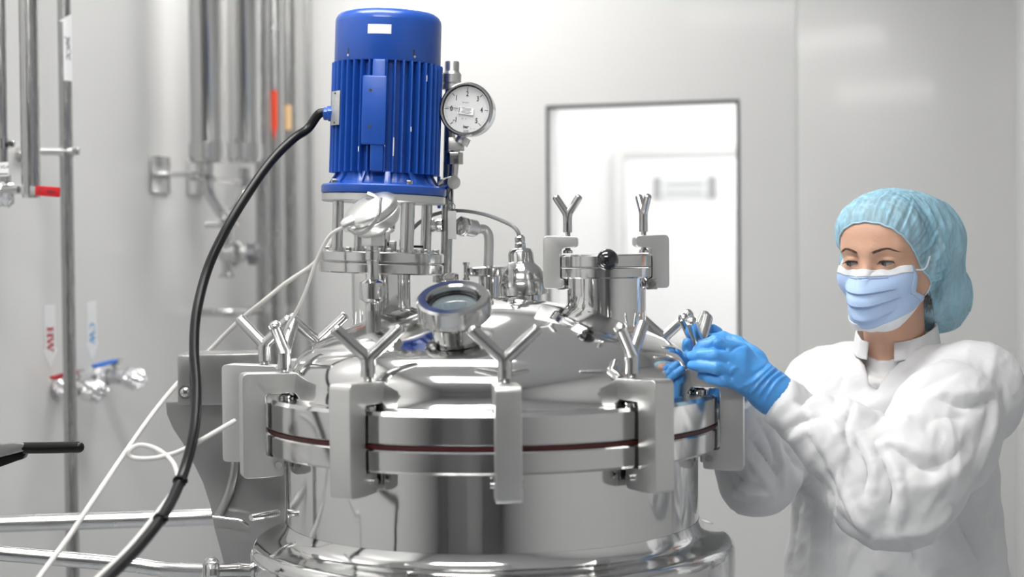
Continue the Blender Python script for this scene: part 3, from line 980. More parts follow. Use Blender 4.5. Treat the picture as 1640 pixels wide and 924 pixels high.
# pressure gauge -----------------------------------------------------------
gcx = at(747.5, 175.5, 2.60)
gn = Vector((-0.16, -1, -0.02)).normalized()
gx = Vector((1, -0.16, -0.10))
gu = Vector((-0.10 * -1 * 0.4, 0, 1))
GB = basis(gcx, Vector((1, -0.16, -0.075)), Vector((0.075, 0, 1)))
pg = thing('pressure_gauge', 'round white pressure dial with black numbers and a steel rim, right of the blue motor', 'gauge', gcx)
RG = 0.0437
g = G().lathe([(0, -0.045), (RG * 0.92, -0.045), (RG * 0.97, -0.04), (RG * 0.97, -0.008), (RG * 1.03, -0.006), (RG * 1.04, 0.004), (RG * 0.98, 0.0085), (RG * 0.93, 0.0085), (RG * 0.91, 0.001), (0, 0.001)], GB, 72)
obj('case', g, M['steel'], pg)
obj('rim_seal', G().lathe([(RG * 0.885, 0.0012), (RG * 0.912, 0.0012), (RG * 0.912, 0.004), (RG * 0.885, 0.003)], GB, 72), M['ink'], pg)
obj('dial', G().lathe([(0, 0.0012), (RG * 0.885, 0.0012), (RG * 0.885, 0.0022), (0, 0.0022)], GB, 72), M['dial'], pg)
obj('stem', G().cyl(GB @ Vector((-0.004, -RG, -0.02)), GB @ Vector((-0.010, -RG - 0.012, -0.02)), 0.012), M['cast'], pg)
g, g2 = G(), G()
A0, A1 = R(225), R(-45)
for k in range(61):
    t = k / 60
    a = A0 + (A1 - A0) * t
    big = k % 10 == 0
    L0 = RG * (0.70 if big else (0.76 if k % 5 == 0 else 0.79))
    m_ = GB @ Matrix.Rotation(a, 4, 'Z')
    (g if big else g2).box(((L0 + RG * 0.84) / 2, 0, 0.0024), (RG * 0.84 - L0, 0.0011 if big else 0.00045, 0.0002), m_)
obj('tick_mark', g, M['ink'], pg, label='thick black tick marks')
obj('fine_tick', g2, M['greyink'], pg)['kind'] = 'stuff'
for k, s_ in enumerate(('-1', '0', '1', '2', '3', '4', '5')):
    a = A0 + (A1 - A0) * k / 6
    text('numeral', s_, 0.0120, M['ink'], GB @ Matrix.Translation((RG * 0.585 * math.cos(a), RG * 0.585 * math.sin(a), 0.0024)) @ Matrix.Scale(0.72, 4, (1, 0, 0)), pg, bold=0.02)
text('unit_mark', 'bar', 0.0072, M['ink'], GB @ Matrix.Translation((0.001, -RG * 0.66, 0.0024)), pg, bold=0.02)
obj('maker_mark', G().prism(rounded([(-.0045, -.0018), (.0045, -.0018), (.0045, .0018), (-.0045, .0018)], 0.0006), 0.0002, GB @ Matrix.Translation((0.0015, -RG * 0.82, 0.0024))), M['greyink'], pg)
text('maker_mark', 'WIKA', 0.0032, M['dial'], GB @ Matrix.Translation((0.0015, -RG * 0.82, 0.0027)), pg)
text('print', 'EN 837-1', 0.0032, M['greyink'], GB @ Matrix.Translation((-0.0015, RG * 0.26, 0.0024)), pg)
text('print', 'CL  1.6', 0.003, M['greyink'], GB @ Matrix.Translation((0.012, -RG * 0.72, 0.0024)), pg)
text('print', 'FF  C', 0.0042, M['greyink'], GB @ Matrix.Translation((-0.003, -RG * 0.36, 0.0024)), pg)
cs = obj('calibration_sticker', G().box((-0.0005, -0.0025, 0.004), (0.0265, 0.012, 0.0003), GB @ Matrix.Rotation(R(-5), 4, 'Z')), M['sticker'], pg)
gl_ = G()
for k in range(5):
    gl_.box((0.0 + (k % 2) * 0.001, 0.0015 - 0.0021 * k + 0.0005, 0.0043), (0.017 - 0.002 * (k % 3), 0.0006, 0.0002), GB @ Matrix.Rotation(R(-5), 4, 'Z'))
gl_.box((-0.0118, -0.0025, 0.0043), (0.0012, 0.009, 0.0002), GB @ Matrix.Rotation(R(-5), 4, 'Z'))
obj('printed_line', gl_, M['ink'], cs)
ndl = GB @ Matrix.Rotation(R(176), 4, 'Z')
obj('needle', G().prism([(-0.006, -0.0008), (RG * 0.80, -0.0002), (RG * 0.80, 0.0002), (-0.006, 0.0008)], 0.0004, ndl @ Matrix.Translation((0, 0, 0.0032))), M['ink'], pg)
stop_ = GB @ Matrix.Rotation(R(-45), 4, 'Z')

# side branch: union, elbow pipe, tri-clamp ---------------------------------
sbp = thing('elbow_pipe', 'bent steel pipe with a hex union running down behind the dome', 'pipe', at(778, 440, 2.70))
u0, u1 = at(733, 361, 2.66), at(773, 368, 2.70)
d = u1 - u0
obj('hex_union', G().turned(u0, d, [(0.009, 0), (0.009, 0.005), (0.0165, 0.006), (0.0175, 0.008), (0.0175, 0.0155), (0.0165, 0.017)], 8), M['steel'], sbp, bevel=0.0008)
obj('union_sleeve', G().turned(u0 + d.normalized() * 0.0172, d, [(0.0145, 0), (0.0152, 0.001), (0.0152, 0.021), (0.0135, 0.0235)], 32), M['cast'], sbp)
obj('bent_tube', G().tube([u0 + d * 0.8, u1 + Vector((0.002, 0, 0.001)), at(782, 376, 2.70), at(783, 395, 2.70), at(782, 428, 2.70)], 0.0085, 18, 8), M['cast'], sbp)
tcp = at(783, 434, 2.70)
tc = thing('pipe_clamp_ring', 'round steel pipe clamp with a hinge pin, right of the tall gauge pipe', 'clamp', tcp)
obj('ferrule_neck', G().cyl(tcp - UP * 0.05, tcp - UP * 0.0095, 0.018), M['polish'], tank)
obj('clamp_band', G().turned(tcp - UP * 0.009, UP, [(0.033, 0), (0.0365, 0.002), (0.0365, 0.014), (0.033, 0.0165), (0.012, 0.018)], 40), M['polish'], tc)
hx = tcp + Vector((-0.039, -0.006, 0))
obj('hinge_pin', G().cyl(hx - UP * 0.0145, hx + UP * 0.0155, 0.0045).turned(hx + UP * 0.0115, UP, [(0.0062, 0), (0.0062, 0.004)], 16).turned(hx - UP * 0.0155, UP, [(0.0062, 0), (0.0062, 0.004)], 16), M['polish'], tc)
obj('clamp_ear', G().box(tcp + Vector((0.042, -0.006, 0)), (0.02, 0.012, 0.014)), M['polish'], tc, bevel=0.003)

# pale hose and cables --------------------------------------------------------
ph = [at(552, 352, 2.68), at(540, 372, 2.68), at(524, 398, 2.68), at(500, 425, 2.70), at(460, 452, 2.72), at(420, 484, 2.74), at(380, 517, 2.80), at(335, 562, 2.83), at(290, 608, 2.82), at(250, 655, 2.74), at(205, 718, 2.52),
      at(160, 785, 2.3), at(110, 860, 2.22), at(62, 926, 2.15), at(20, 990, 2.1)]
e = at(-20, 1100, 2.1)
ph += [Vector((e.x, e.y, 0.75)), Vector((e.x - 0.05, e.y, 0.2)), Vector((e.x - 0.05, e.y, 0.01))]
o = obj('pale_hose', G().tube(ph, 0.0042, 12, 8), M['cable'])
tag(o, 'long thin white hose running diagonally down to the lower left', 'hose')
pc = [gs + Vector((-0.004, -0.004, -0.003)), at(528, 378, Yt), at(508, 415, 2.38), at(492, 460, 2.39), at(478, 492, 2.4), at(462, 520, 2.42), at(452, 545, 2.44), at(447, 585, 2.45)]
pc2 = [at(376, 674, 2.30), at(355, 686, 2.28), at(320, 706, 2.26), at(285, 724, 2.25), at(245, 734, 2.24), at(212, 733, 2.24), at(207, 721, 2.24), at(225, 713, 2.25), at(250, 719, 2.25), at(272, 735, 2.24), at(282, 752, 2.22), at(284, 772, 2.2),
       at(275, 790, 2.17), at(247, 828, 2.12), at(205, 879, 2.05), at(158, 924, 1.98), at(100, 980, 1.9), at(40, 1050, 1.88)]
o = obj('probe_cable', G().tube(pc, 0.0028, 10, 8), M['cable'])
tag(o, 'thin pale cable dropping from the tilted probe head behind the left clamps', 'cable')
e = at(-20, 1140, 1.9)
pc2 += [Vector((e.x, e.y, 0.7)), Vector((e.x - 0.06, e.y, 0.2)), Vector((e.x - 0.1, e.y, 0.01))]
o = obj('looped_cable', G().tube(pc2, 0.0037, 12, 8), M['cable'])
tag(o, 'pale cable making a loop left of the bracket and tied to the thick black cable', 'cable')

# ------------------------------------------------------------------ left wall pipework
LN = U                                         # normal of the left wall, into the room


def onleft(px, py, d=0.0):
    return hit(px, py, CORNER + LN * d, LN)


LX, LY = V, UP                                 # in-plane axes seen from the room: V recedes to the right


def vpipe(name, px, ytop, ybot, d, rad, m, label, cat='pipe', cap=True, group=None, foot=True):
    """vertical pipe whose axis passes the pixel at mid height; tops run to the ceiling"""
    p = onleft(px, 300, d)
    z1 = H if ytop < 0 else onleft(px, ytop, d).z
    z0 = 0.02 if ybot > 924 else onleft(px, ybot, d).z
    r = thing(name, label, cat, (p.x, p.y, z0), group=group)
    obj('tube', G().cyl((p.x, p.y, z0), (p.x, p.y, z1), rad, seg=32), m, r)
    return r, p, z0


def wall_bracket(px, py, d, parent_label, plate=True, w=0.03, hgt=0.05, rad=0.006):
    p = onleft(px, py, d)
    q = p - LN * d
    r = thing('pipe_bracket', parent_label, 'bracket', q)
    if plate:
        obj('wall_plate', G().box((0, 0, 0), (0.006, w, hgt), basis(q + LN * 0.003, LN, V)), M['steel'], r, bevel=0.001)
    return r, p, q


g1, p, _ = vpipe('process_pipe', 5, -1, 268, 0.11, 0.0105, M['brushed'], 'thin vertical steel pipe at the left edge ending in a foil wrapped valve')
P1 = p
g2_, p, z = vpipe('process_pipe', 50, -1, 312, 0.17, 0.0185, M['brushed'], 'wide vertical steel pipe second from the left edge, ending beside the red lever')
P2 = p
obj('end_cap', G().cyl((p.x, p.y, z - 0.006), (p.x, p.y, z + 0.002), 0.0175, seg=24), M['steel'], g2_)
g3, p, _ = vpipe('process_pipe', 107, -1, 990, 0.10, 0.0140, M['brushed'], 'long vertical steel pipe carrying the white arrow reading punilici')
P3 = p
# clamp bracket across pipe 2 and 3
bz = onleft(110, 243, 0.1).z
c = thing('pipe_bracket', 'steel wall bracket with a screwed clamp around the pipe with the white arrow', 'bracket', onleft(60, 247, 0))
w0 = onleft(32, 246, 0.02)
g = G().tube([w0 - LN * 0.0, Vector((w0.x, w0.y, bz)).lerp(Vector((P3.x, P3.y, bz)), 0.35) - V * 0.0, Vector((P3.x, P3.y, bz)) + LN * 0.022], 0.009, 14, 4)
obj('bracket_arm', g, M['cast'], c, bevel=0.0)
obj('arm_foot', G().turned(onleft(32, 246, 0.001), LN, [(0.016, 0), (0.016, 0.012), (0.011, 0.017)], 20), M['cast'], c)
obj('clamp_band', G().lathe([(0.0142, -0.011), (0.0172, -0.011), (0.0172, 0.011), (0.0142, 0.011)], Matrix.Translation((P3.x, P3.y, bz)), 32), M['polish'], c)
cx = Vector((1, -0.1, 0)).normalized()
for s in (-1, 1):
    q = Vector((P3.x, P3.y, bz)) + cx * 0.0225 * s + Vector((0, -0.002, 0))
    obj('clamp_ear', G().box(q, (0.014, 0.012, 0.016)), M['polish'], c, bevel=0.002)
    obj('screw', G().cyl(q + Vector((0, -0.006, 0)), q + Vector((0, -0.013, 0)), 0.006, seg=14), M['steel'], c)
c = thing('pipe_bracket', 'small screwed pipe clamp on the thin pipe at the left edge', 'bracket', Vector((P1.x, P1.y, onleft(5, 231, .11).z)))
bz1 = onleft(5, 231, .11).z
obj('clamp_band', G().lathe([(0.0106, -0.010), (0.0136, -0.010), (0.0136, 0.010), (0.0106, 0.010)], Matrix.Translation((P1.x, P1.y, bz1)), 28), M['polish'], c)
q = Vector((P1.x + 0.019, P1.y - 0.002, bz1))
obj('clamp_ear', G().box(q, (0.012, 0.01, 0.013)), M['polish'], c, bevel=0.002)
obj('screw', G().cyl(q + Vector((0, -0.004, 0)), q + Vector((0, -0.012, 0)), 0.005, seg=12), M['ink'], c)
obj('arm', G().cyl(Vector((P1.x, P1.y, bz1)) - LN * 0.11, Vector((P1.x, P1.y, bz1)) - LN * 0.013, 0.005), M['cast'], c)

# arrow label on the third pipe: bent foil arrow pointing up, glued on the pipe's right front
def arrow_sheet(name, m, pts, parent, d3=0.0004):
    return None


ar = thing('arrow_label', 'white arrow sticker reading punilici on the tall thin pipe', 'label', Vector((P3.x, P3.y, 2.0)))
zA, zB, zC = onleft(107, 131, .1).z, onleft(107, 38, .1).z, onleft(107, 22, .1).z
g = G()
rr = 0.0147


def cylpt(a, z):
    return Vector((P3.x + rr * math.cos(R(a)), P3.y + rr * math.sin(R(a)), z))


n = 8
a0_, a1_ = -88, 8
vv = []
for k in range(n + 1):
    a = a0_ + (a1_ - a0_) * k / n
    vv += [cylpt(a, zA), cylpt(a, zB + 0.0)]
g.add(vv, [(2 * k, 2 * k + 2, 2 * k + 3, 2 * k + 1) for k in range(n)])
vv, n = [], 10
for k in range(n + 1):
    a = -140 + 148 * k / n
    vv += [cylpt(a, zB + 0.0), cylpt(a, zB + (zC - zB) * k / n + 0.0002)]
g.add(vv, [(2 * k, 2 * k + 2, 2 * k + 3, 2 * k + 1) for k in range(n)])
obj('arrow_sheet', g, M['sticker'], ar)
g = G()
vv = [cylpt(-91, zA), cylpt(-91, zB), cylpt(-86, zA), cylpt(-86, zB)]
g.add(vv, [(0, 2, 3, 1)])
g.tube([cylpt(a, zB + (zC - zB) * (a + 140) / 148 + 0.0006) for a in (-140, -110, -80, -50, -20, 8)], 0.0006, 6, 1)
g.tube([cylpt(-140, zB), cylpt(-115, zB), cylpt(-90, zB)], 0.0006, 6, 1)
g.tube([cylpt(-90, zA - 0.0003), cylpt(-60, zA - 0.0003), cylpt(-20, zA - 0.0003)], 0.0006, 6, 1)
obj('dark_outline', g, M['ink'], ar)
# lettering laid round the pipe
tm = Matrix.Identity(4)
lt = text('lettering', 'punilici', 0.0175, M['ink'], Matrix.Identity(4), None, bold=0.02)
xm = sum(v.co.x for v in lt.data.vertices) / len(lt.data.vertices)
for v in lt.data.vertices:
    x, y, z = v.co
    a = R(-40) + y / rr
    zz = onleft(107, 79, .1).z - x
    v.co = Vector((P3.x + (rr + 0.0003 + z) * math.cos(a), P3.y + (rr + 0.0003 + z) * math.sin(a), zz))
lt.parent = ar
lt.data.transform(chain(ar).inverted())


def foil_lump(name, c, d, prof, parent, amp=0.004, seg=22):
    """crumpled foil wrapped round a fitting: a jittered surface of revolution"""
    g = G().turned(c, d, prof, seg)
    rs = random.Random(hash((round(c[0], 3), round(c[2], 3))) % 1000)
    for i in range(len(g.v)):
        g.v[i] = g.v[i] + Vector([rs.uniform(-amp, amp) for _ in range(3)])
    o = obj(name, g, M['foil'], parent, smooth=False)
    return o


# valve at the left edge
vv0 = Vector((P1.x, P1.y, onleft(5, 285, .11).z))
vl = thing('ball_valve', 'small ball valve at the left edge with a long red lever', 'valve', vv0)
obj('valve_body', G().cyl(vv0 + UP * 0.006, vv0 - UP * 0.008, 0.0165, seg=8).cyl(vv0 - UP * 0.008, vv0 - UP * 0.045, 0.013, seg=16), M['steel'], vl, bevel=0.001)
foil_lump('foil_wrap', vv0 - UP * 0.012, (0, 0, -1), [(0.018, 0), (0.023, 0.01), (0.022, 0.022), (0.017, 0.035), (0.008, 0.043)], vl)
h0 = at(14, 303, P1.y - 0.02)
h1 = at(57, 305, P1.y - 0.03)
h2 = at(96, 308, P1.y - 0.04)
obj('valve_stem', G().cyl(h0 + Vector((0, 0.02, 0)), h0 - Vector((0, 0.012, 0)), 0.009).cyl(h0 - Vector((0.012, 0.006, 0.0)), h0 + Vector((0.02, -0.006, -0.001)), 0.007), M['polish'], vl)
ld = (h2 - h0)
lb2 = basis(h0.lerp(h2, 0.32), ld, UP)
obj('lever', G().box((0, 0, 0), (0.06, 0.017, 0.003), lb2), M['steel'], vl, bevel=0.0008)
lb3 = basis(h1.lerp(h2, 0.5), h2 - h1, UP)
lv = obj('lever_grip', G().box((0, 0, 0), ((h2 - h1).length, 0.0195, 0.006), lb3), M['red'], vl, bevel=0.0025)
text('lettering', 'reljam', 0.0115, M['ink'], lb3 @ Matrix.Translation((0.0085, 0, 0.0032)) @ Matrix.Scale(0.62, 4, (1, 0, 0)), vl, 0.0003)
text('lettering', 'C', 0.012, M['ink'], lb3 @ Matrix.Translation((-0.0135, 0, 0.0032)), vl, 0.0001)
# VG label
lp = at(1, 271, P1.y - 0.020)
vg = thing('pipe_tag', 'white printed tag reading VG on the thin pipe at the left edge', 'label', lp)
vb = basis(lp, (1, -0.3, 0), UP)
obj('tag_sheet', G().box((0, 0, 0), (0.036, 0.027, 0.0004), vb), M['sticker'], vg)
text('lettering', 'VG-4', 0.0085, M['ink'], vb @ Matrix.Translation((0.009, 0.004, 0.0004)), vg)
obj('printed_line', G().box((0.004, -0.0095, 0.0004), (0.026, 0.0022, 0.0003), vb), M['ink'], vg)

# HW / CW arrows and taps -----------------------------------------------------
def serif_letter(ch, h):
    """strokes as boxes/polys in a unit cell of height h, x to the right"""
    g = G()
    w, t, n = h * 0.9, h * 0.22, h * 0.07
    def bar(x0, y0, x1, y1): g.box(((x0 + x1) / 2, (y0 + y1) / 2, 0), (x1 - x0, y1 - y0, 0.0003))
    if ch == 'H':
        for s in (-1, 1):
            bar(s * w * 0.3 - t / 2, -h / 2, s * w * 0.3 + t / 2, h / 2)
            for e_ in (-1, 1):
                bar(s * w * 0.3 - t * 0.95, e_ * h / 2 - (n if e_ > 0 else 0), s * w * 0.3 + t * 0.95, e_ * h / 2 + (0 if e_ > 0 else n))
        bar(-w * 0.3, -n / 2, w * 0.3, n / 2)
    elif ch == 'W':
        W_ = h * 1.25
        xs = [-W_ * .42, -W_ * .19, 0.0, W_ * .19 + 0.0, W_ * .42]
        def st(xa, ya, xb, yb, t_):
            g.prism([(xa - t_ / 2, ya), (xa + t_ / 2, ya), (xb + t_ / 2, yb), (xb - t_ / 2, yb)], 0.0003)
        st(xs[0], h / 2, xs[1], -h / 2, t)
        st(xs[1], -h / 2, xs[2], h / 2, n * 1.3)
        st(xs[2], h / 2, xs[3], -h / 2, t)
        st(xs[3], -h / 2, xs[4], h / 2, n * 1.3)
        for x in (xs[0], xs[2], xs[4]):
            bar(x - t * .9, h / 2 - n, x + t * .9, h / 2)
    else:
        pts_ = [(h * 0.36 * math.cos(R(a)), h / 2 * math.sin(R(a))) for a in range(45, 316, 15)]
        inn = [(h * 0.36 * math.cos(R(a)) * 0.62 + h * 0.05, h / 2 * math.sin(R(a)) * 0.88) for a in range(45, 316, 15)]
        for i in range(len(pts_) - 1):
            g.prism([pts_[i], pts_[i + 1], inn[i + 1], inn[i]], 0.0003)
        bar(h * 0.22, h * 0.16, h * 0.22 + n, h * 0.48)
    return g


def wall_arrow(px, ytop, ytip, w, s_, ink, lab):
    t0, t1 = onleft(px, ytop, 0.0006), onleft(px + 1, ytip, 0.0006)
    L = t0.z - t1.z
    r = thing('arrow_label', lab, 'label', t1)
    b_ = basis(Vector((t1.x, t1.y, (t0.z + t1.z) / 2)), V, UP)
    hw = w / 2
    k = 0.30
    poly = [(-hw * 0.72, L / 2), (-hw * 0.72, -L / 2 + L * k), (-hw, -L / 2 + L * k), (0, -L / 2), (hw, -L / 2 + L * k), (hw * 0.72, -L / 2 + L * k), (hw * 0.72, L / 2)]
    obj('arrow_sheet', G().prism(poly, 0.0006, b_), M['sticker'], r)
    hgt = w * 0.42
    zc = 0.012
    for i, ch in enumerate(s_):
        m_ = b_ @ Matrix.Translation((0, -0.004 - (i - 0.5) * hgt * 1.05, 0.0006)) @ Matrix.Rotation(R(-90), 4, 'Z')
        q = serif_letter(ch, hgt)
        q.v = [m_ @ v for v in q.v]
        obj('letter', q, ink, r)
    return r


wall_arrow(80, 488, 590, 0.062, 'HW', M['redink'], 'white down arrow reading HW in red on the left wall')
wall_arrow(147, 482, 577, 0.057, 'CW', M['blueink'], 'white down arrow reading CW in blue on the left wall')


def tap(px, py, grip, lab, sx, foil):
    """valve sticking out of the left wall; lever lies left"""
    b0 = onleft(px, py, 0.0)
    r = thing('wall_tap', lab, 'valve', b0)
    obj('wall_rose', G().turned(b0, LN, [(0.026, 0.0), (0.026, 0.004), (0.015, 0.009)], 24), M['steel'], r)
    c_ = b0 + LN * 0.05
    obj('valve_body', G().cyl(b0, b0 + LN * 0.085, 0.0125, seg=14).turned(b0 + LN * 0.035, LN, [(0.0175, 0), (0.0175, 0.028)], 8), M['cast'], r, bevel=0.001)
    foil_lump('foil_wrap', b0 + LN * 0.006, LN, [(0.020, 0), (0.024, 0.012), (0.021, 0.026)], r, 0.003)
    foil_lump('foil_end', b0 + LN * 0.068, LN - UP * 0.15, [(0.019, 0), (0.024, 0.015), (0.024, 0.034), (0.02, 0.046), (0.010, 0.055)], r, 0.0042)
    s0 = c_ + UP * 0.012
    obj('valve_stem', G().cyl(s0, s0 + UP * 0.026, 0.0085, seg=12).cyl(s0 + UP * 0.012, s0 + UP * 0.018, 0.013, seg=6), M['steel'], r, bevel=0.0008)
    t0 = s0 + UP * 0.026
    t1 = t0 - V * 0.055 - LN * 0.016 - UP * 0.008
    lb_2 = basis(t0.lerp(t1, 0.60), t1 - t0, LN)
    obj('lever', G().box((0, 0, 0), ((t1 - t0).length * 1.2, 0.017, 0.003), basis(t0.lerp(t1, 0.3), t1 - t0, LN)), M['steel'], r, bevel=0.0008)
    gr = obj('lever_grip', G().box((0, 0, 0), ((t1 - t0).length * 1.15, 0.020, 0.0075), lb_2), grip, r, bevel=0.003)
    if sx:
        obj('grip_mark', G().box((0, 0, 0.0), (0.03, 0.009, 0.0082), lb_2), M['ink'], gr)
    return r


tap(90, 622, M['red'], 'foil wrapped wall tap with a red lever under the HW arrow', 1, 1)
tap(155, 603, M['bluegrip'], 'foil wrapped wall tap with a blue lever under the CW arrow', 0, 1)

# black lever valve at the lower left edge
vb0 = at(-20, 735, 2.5)
bv = thing('lever_valve', 'valve at the left edge with a long black grip', 'valve', vb0)
pp = [(-60, 730), (-2, 712), (22, 709), (44, 712), (44, 726), (43, 728), (40, 734), (30, 737), (0, 748), (-60, 768)]
q = [at(x, y, 2.5) for x, y in pp]
obj('valve_head', G().prism([(v.x, v.z) for v in q], 0.022, Matrix(((1, 0, 0, 0), (0, 0, -1, 2.5), (0, 1, 0, 0), (0, 0, 0, 1)))), M['grip'], bv, bevel=0.003)
q = [at(x, y, 2.485) for x, y in [(-60, 730), (0, 711), (22, 708.5), (40, 710), (40, 722), (0, 732), (-60, 750)]]
obj('cover_plate', G().prism([(v.x, v.z) for v in q], 0.012, Matrix(((1, 0, 0, 0), (0, 0, -1, 2.485), (0, 1, 0, 0), (0, 0, 0, 1)))), M['sheet'], bv, bevel=0.002)
g = G().tube([at(38, 717.5, 2.488), at(80, 717, 2.486), at(126, 716, 2.484)], 0.0092, 20, 4).sphere(at(126, 716, 2.484), 0.0092, 16)
obj('grip', g, M['grip'], bv)
obj('valve_body', G().cyl(at(-28, 1300, 2.53), at(-28, 660, 2.53), 0.024), M['steel'], bv)
bv.children[-1].data.name = 'valve_body'

# low horizontal pipes ---------------------------------------------------------
hp = thing('rail_pipe', 'upper of the two horizontal steel pipes at the lower left', 'pipe', at(0, 838, 2.88))
obj('tube', G().cyl(at(-500, 855, 2.8), at(352, 827, 2.95), 0.0163, seg=32), M['steel'], hp)
lp_ = thing('drain_pipe', 'lower horizontal steel pipe with a union nut running to the tank', 'pipe', at(0, 887, 2.48))
obj('tube', G().tube([at(-400, 845, 2.4), at(-60, 880, 2.42), at(60, 891, 2.44), at(196, 903, 2.47), at(225, 906, 2.475), at(260, 911, 2.48), at(322, 914, 2.5)], 0.0123, 24, 6), M['steel'], lp_)
u0, u1 = at(322, 914, 2.5), at(404, 912, 2.53)
d = (u1 - u0)
obj('union_nut', G().turned(u0 + d * 0.06, d, [(0.0145, 0), (0.018, 0.002), (0.0215, 0.006), (0.0215, 0.017), (0.018, 0.021), (0.0145, 0.023)], 12), M['polish'], lp_, bevel=0.0008)
obj('outlet_tube', G().tube([u0 + d * 0.1, u0 + d * 0.75, u1, at(420, 900, 2.54)], 0.0112, 20, 5), M['polish'], lp_)
obj('weld_band', G().turned(u0 + d * 0.72, d, [(0.0125, 0), (0.0125, 0.003)], 24), M['polish'], lp_)

# group of vertical tubes and filter housings -----------------------------------
def wide(px0, px1, d):
    a, b = onleft(px0, 300, d), onleft(px1, 300, d)
    m_ = onleft((px0 + px1) / 2, 300, d)
    return (px1 - px0) / F * m_.y / 2


specs = [(420, 409, 431, 492, 0.10, M['brushed'], 'tall steel tube directly right of the filter housings'),
         (443, 431, 455, 505, 0.12, M['steel'], 'tall steel tube carrying the orange red sticker'),
         (465, 453, 478, 512, 0.10, M['brushed'], 'tall steel tube carrying the pale yellow sticker'),
         (496, 490, 503, 505, 0.05, M['steel'], 'thinnest tall steel tube nearest the room corner')]
tubes = []
for (px, a, b, yb, d_, m_, lab) in specs:
    r_, p, z = vpipe('process_pipe', px, -1, 990, d_, wide(a, b, d_), m_, lab)
    tubes.append((r_, p, wide(a, b, d_)))


def pipe_sticker(i, px, py0, py1, m, lab, arrow=True):
    r_, p, rad = tubes[i]
    z1, z0 = onleft(px, py0, 0.11).z, onleft(px, py1, 0.11).z
    th = thing('pipe_sticker', lab, 'sticker', Vector((p.x, p.y - rad, (z0 + z1) / 2)))
    g = G()
    n = 6
    A0_, A1_ = -118, -68
    vv = []
    rr_ = rad + 0.0005
    for k in range(n + 1):
        a = R(A0_ + (A1_ - A0_) * k / n)
        t_ = abs(k / n - 0.5) * 2
        lo = z0 + (0.045 * t_ if arrow else 0)
        vv += [(p.x + rr_ * math.cos(a), p.y + rr_ * math.sin(a), lo), (p.x + rr_ * math.cos(a), p.y + rr_ * math.sin(a), z1)]
    g.add(vv, [(2 * k, 2 * k + 2, 2 * k + 3, 2 * k + 1) for k in range(n)])
    obj('sticker_sheet', g, m, th)


pipe_sticker(1, 443, 148, 228, M['orange'], 'bright orange red arrow sticker on a tall steel tube')
pipe_sticker(2, 465, 168, 208, M['yellow'], 'small pale yellow sticker on a tall steel tube', False)
for (a, b, lab) in ((305, 361, 'left of the two wide steel filter housings, nearer the wall plates'), (367, 419, 'right of the two wide steel filter housings, beside the tall tubes')):
    d_ = 0.14
    px = (a + b) / 2
    p = onleft(px, 300, d_)
    rad = wide(a, b, d_)
    z0 = onleft(px, 262, d_).z
    r_ = thing('filter_housing', lab, 'filter', (p.x, p.y, z0))
    obj('bowl', G().turned((p.x, p.y, z0), UP, [(rad * 0.4, 0), (rad * 0.92, 0.002), (rad, 0.010), (rad, H - z0)], 48), M['polish'], r_)
    obj('base_band', G().lathe([(rad + .0003, 0.012), (rad + 0.003, 0.012), (rad + 0.003, 0.05), (rad + .0003, 0.05)], Matrix.Translation((p.x, p.y, z0)), 48), M['steel'], r_)
    if a == 305:
        FA, FZ = p, z0
    else:
        FB = p
# U bend joining the two outlets
ub = thing('pipe_manifold', 'U shaped steel pipe joining the two filter housings from below', 'pipe', Vector((FA.x, FA.y, FZ)))
YU = (FA.y + FB.y) / 2
o0, o1 = Vector((FA.x, FA.y, FZ)), Vector((FB.x, FB.y, FZ))
pm = (o0 + o1) / 2
obj('u_bend', G().tube([o0, o0 - UP * 0.05, o0.lerp(o1, 0.12) - UP * 0.085, pm - UP * 0.128, o0.lerp(o1, 0.88) - UP * 0.085, o1 - UP * 0.05, o1], 0.0165, 20, 8), M['polish'], ub)
for q in (o0, o1):
    obj('ferrule', G().turned(q - UP * 0.045, UP, [(0.024, 0), (0.026, 0.002), (0.026, 0.012), (0.024, 0.014)], 28), M['polish'], ub)
obj('cross_tie', G().cyl(o0 - UP * 0.038, o1 - UP * 0.038, 0.007), M['steel'], ub)
obj('drop_leg', G().cyl(pm - UP * 0.13, pm - UP * 0.235, 0.0165).turned(pm - UP * 0.158, UP, [(0.026, 0), (0.028, 0.002), (0.028, 0.012), (0.026, 0.014)], 28), M['polish'], ub)
obj('ferrule_handle', G().cyl(pm + Vector((-0.055, -0.01, -0.150)), pm + Vector((-0.015, -0.01, -0.150)), 0.008), M['steel'], ub)
dv = pm - UP * 0.225
vv_ = thing('diaphragm_valve', 'steel valve with a dark hand wheel below the filter housings', 'valve', dv)
ax_ = Vector((1, -0.25, 0.02)).normalized()
obj('valve_body', G().sphere(dv, 0.026, 24).turned(dv, ax_, [(0.026, 0), (0.027, 0.018), (0.033, 0.022), (0.033, 0.03), (0.02, 0.04), (0.018, 0.06)], 32), M['polish'], vv_)
obj('outlet', G().turned(dv - UP * 0.02, -UP, [(0.017, 0), (0.017, 0.03), (0.024, 0.032), (0.024, 0.04)], 24), M['polish'], vv_)
g = G().turned(dv + ax_ * 0.058, ax_, [(0.018, 0), (0.022, 0.003), (0.022, 0.022), (0.016, 0.027)], 24)
mh = frame(dv + ax_ * 0.07, ax_)
for k in range(5):
    a = 2 * math.pi * k / 5
    g.cyl(mh @ Vector((0.022 * math.cos(a), 0.022 * math.sin(a), -0.011)), mh @ Vector((0.022 * math.cos(a), 0.022 * math.sin(a), 0.011)), 0.0085, seg=10)
obj('hand_wheel', g, M['added_cabinet'], vv_)

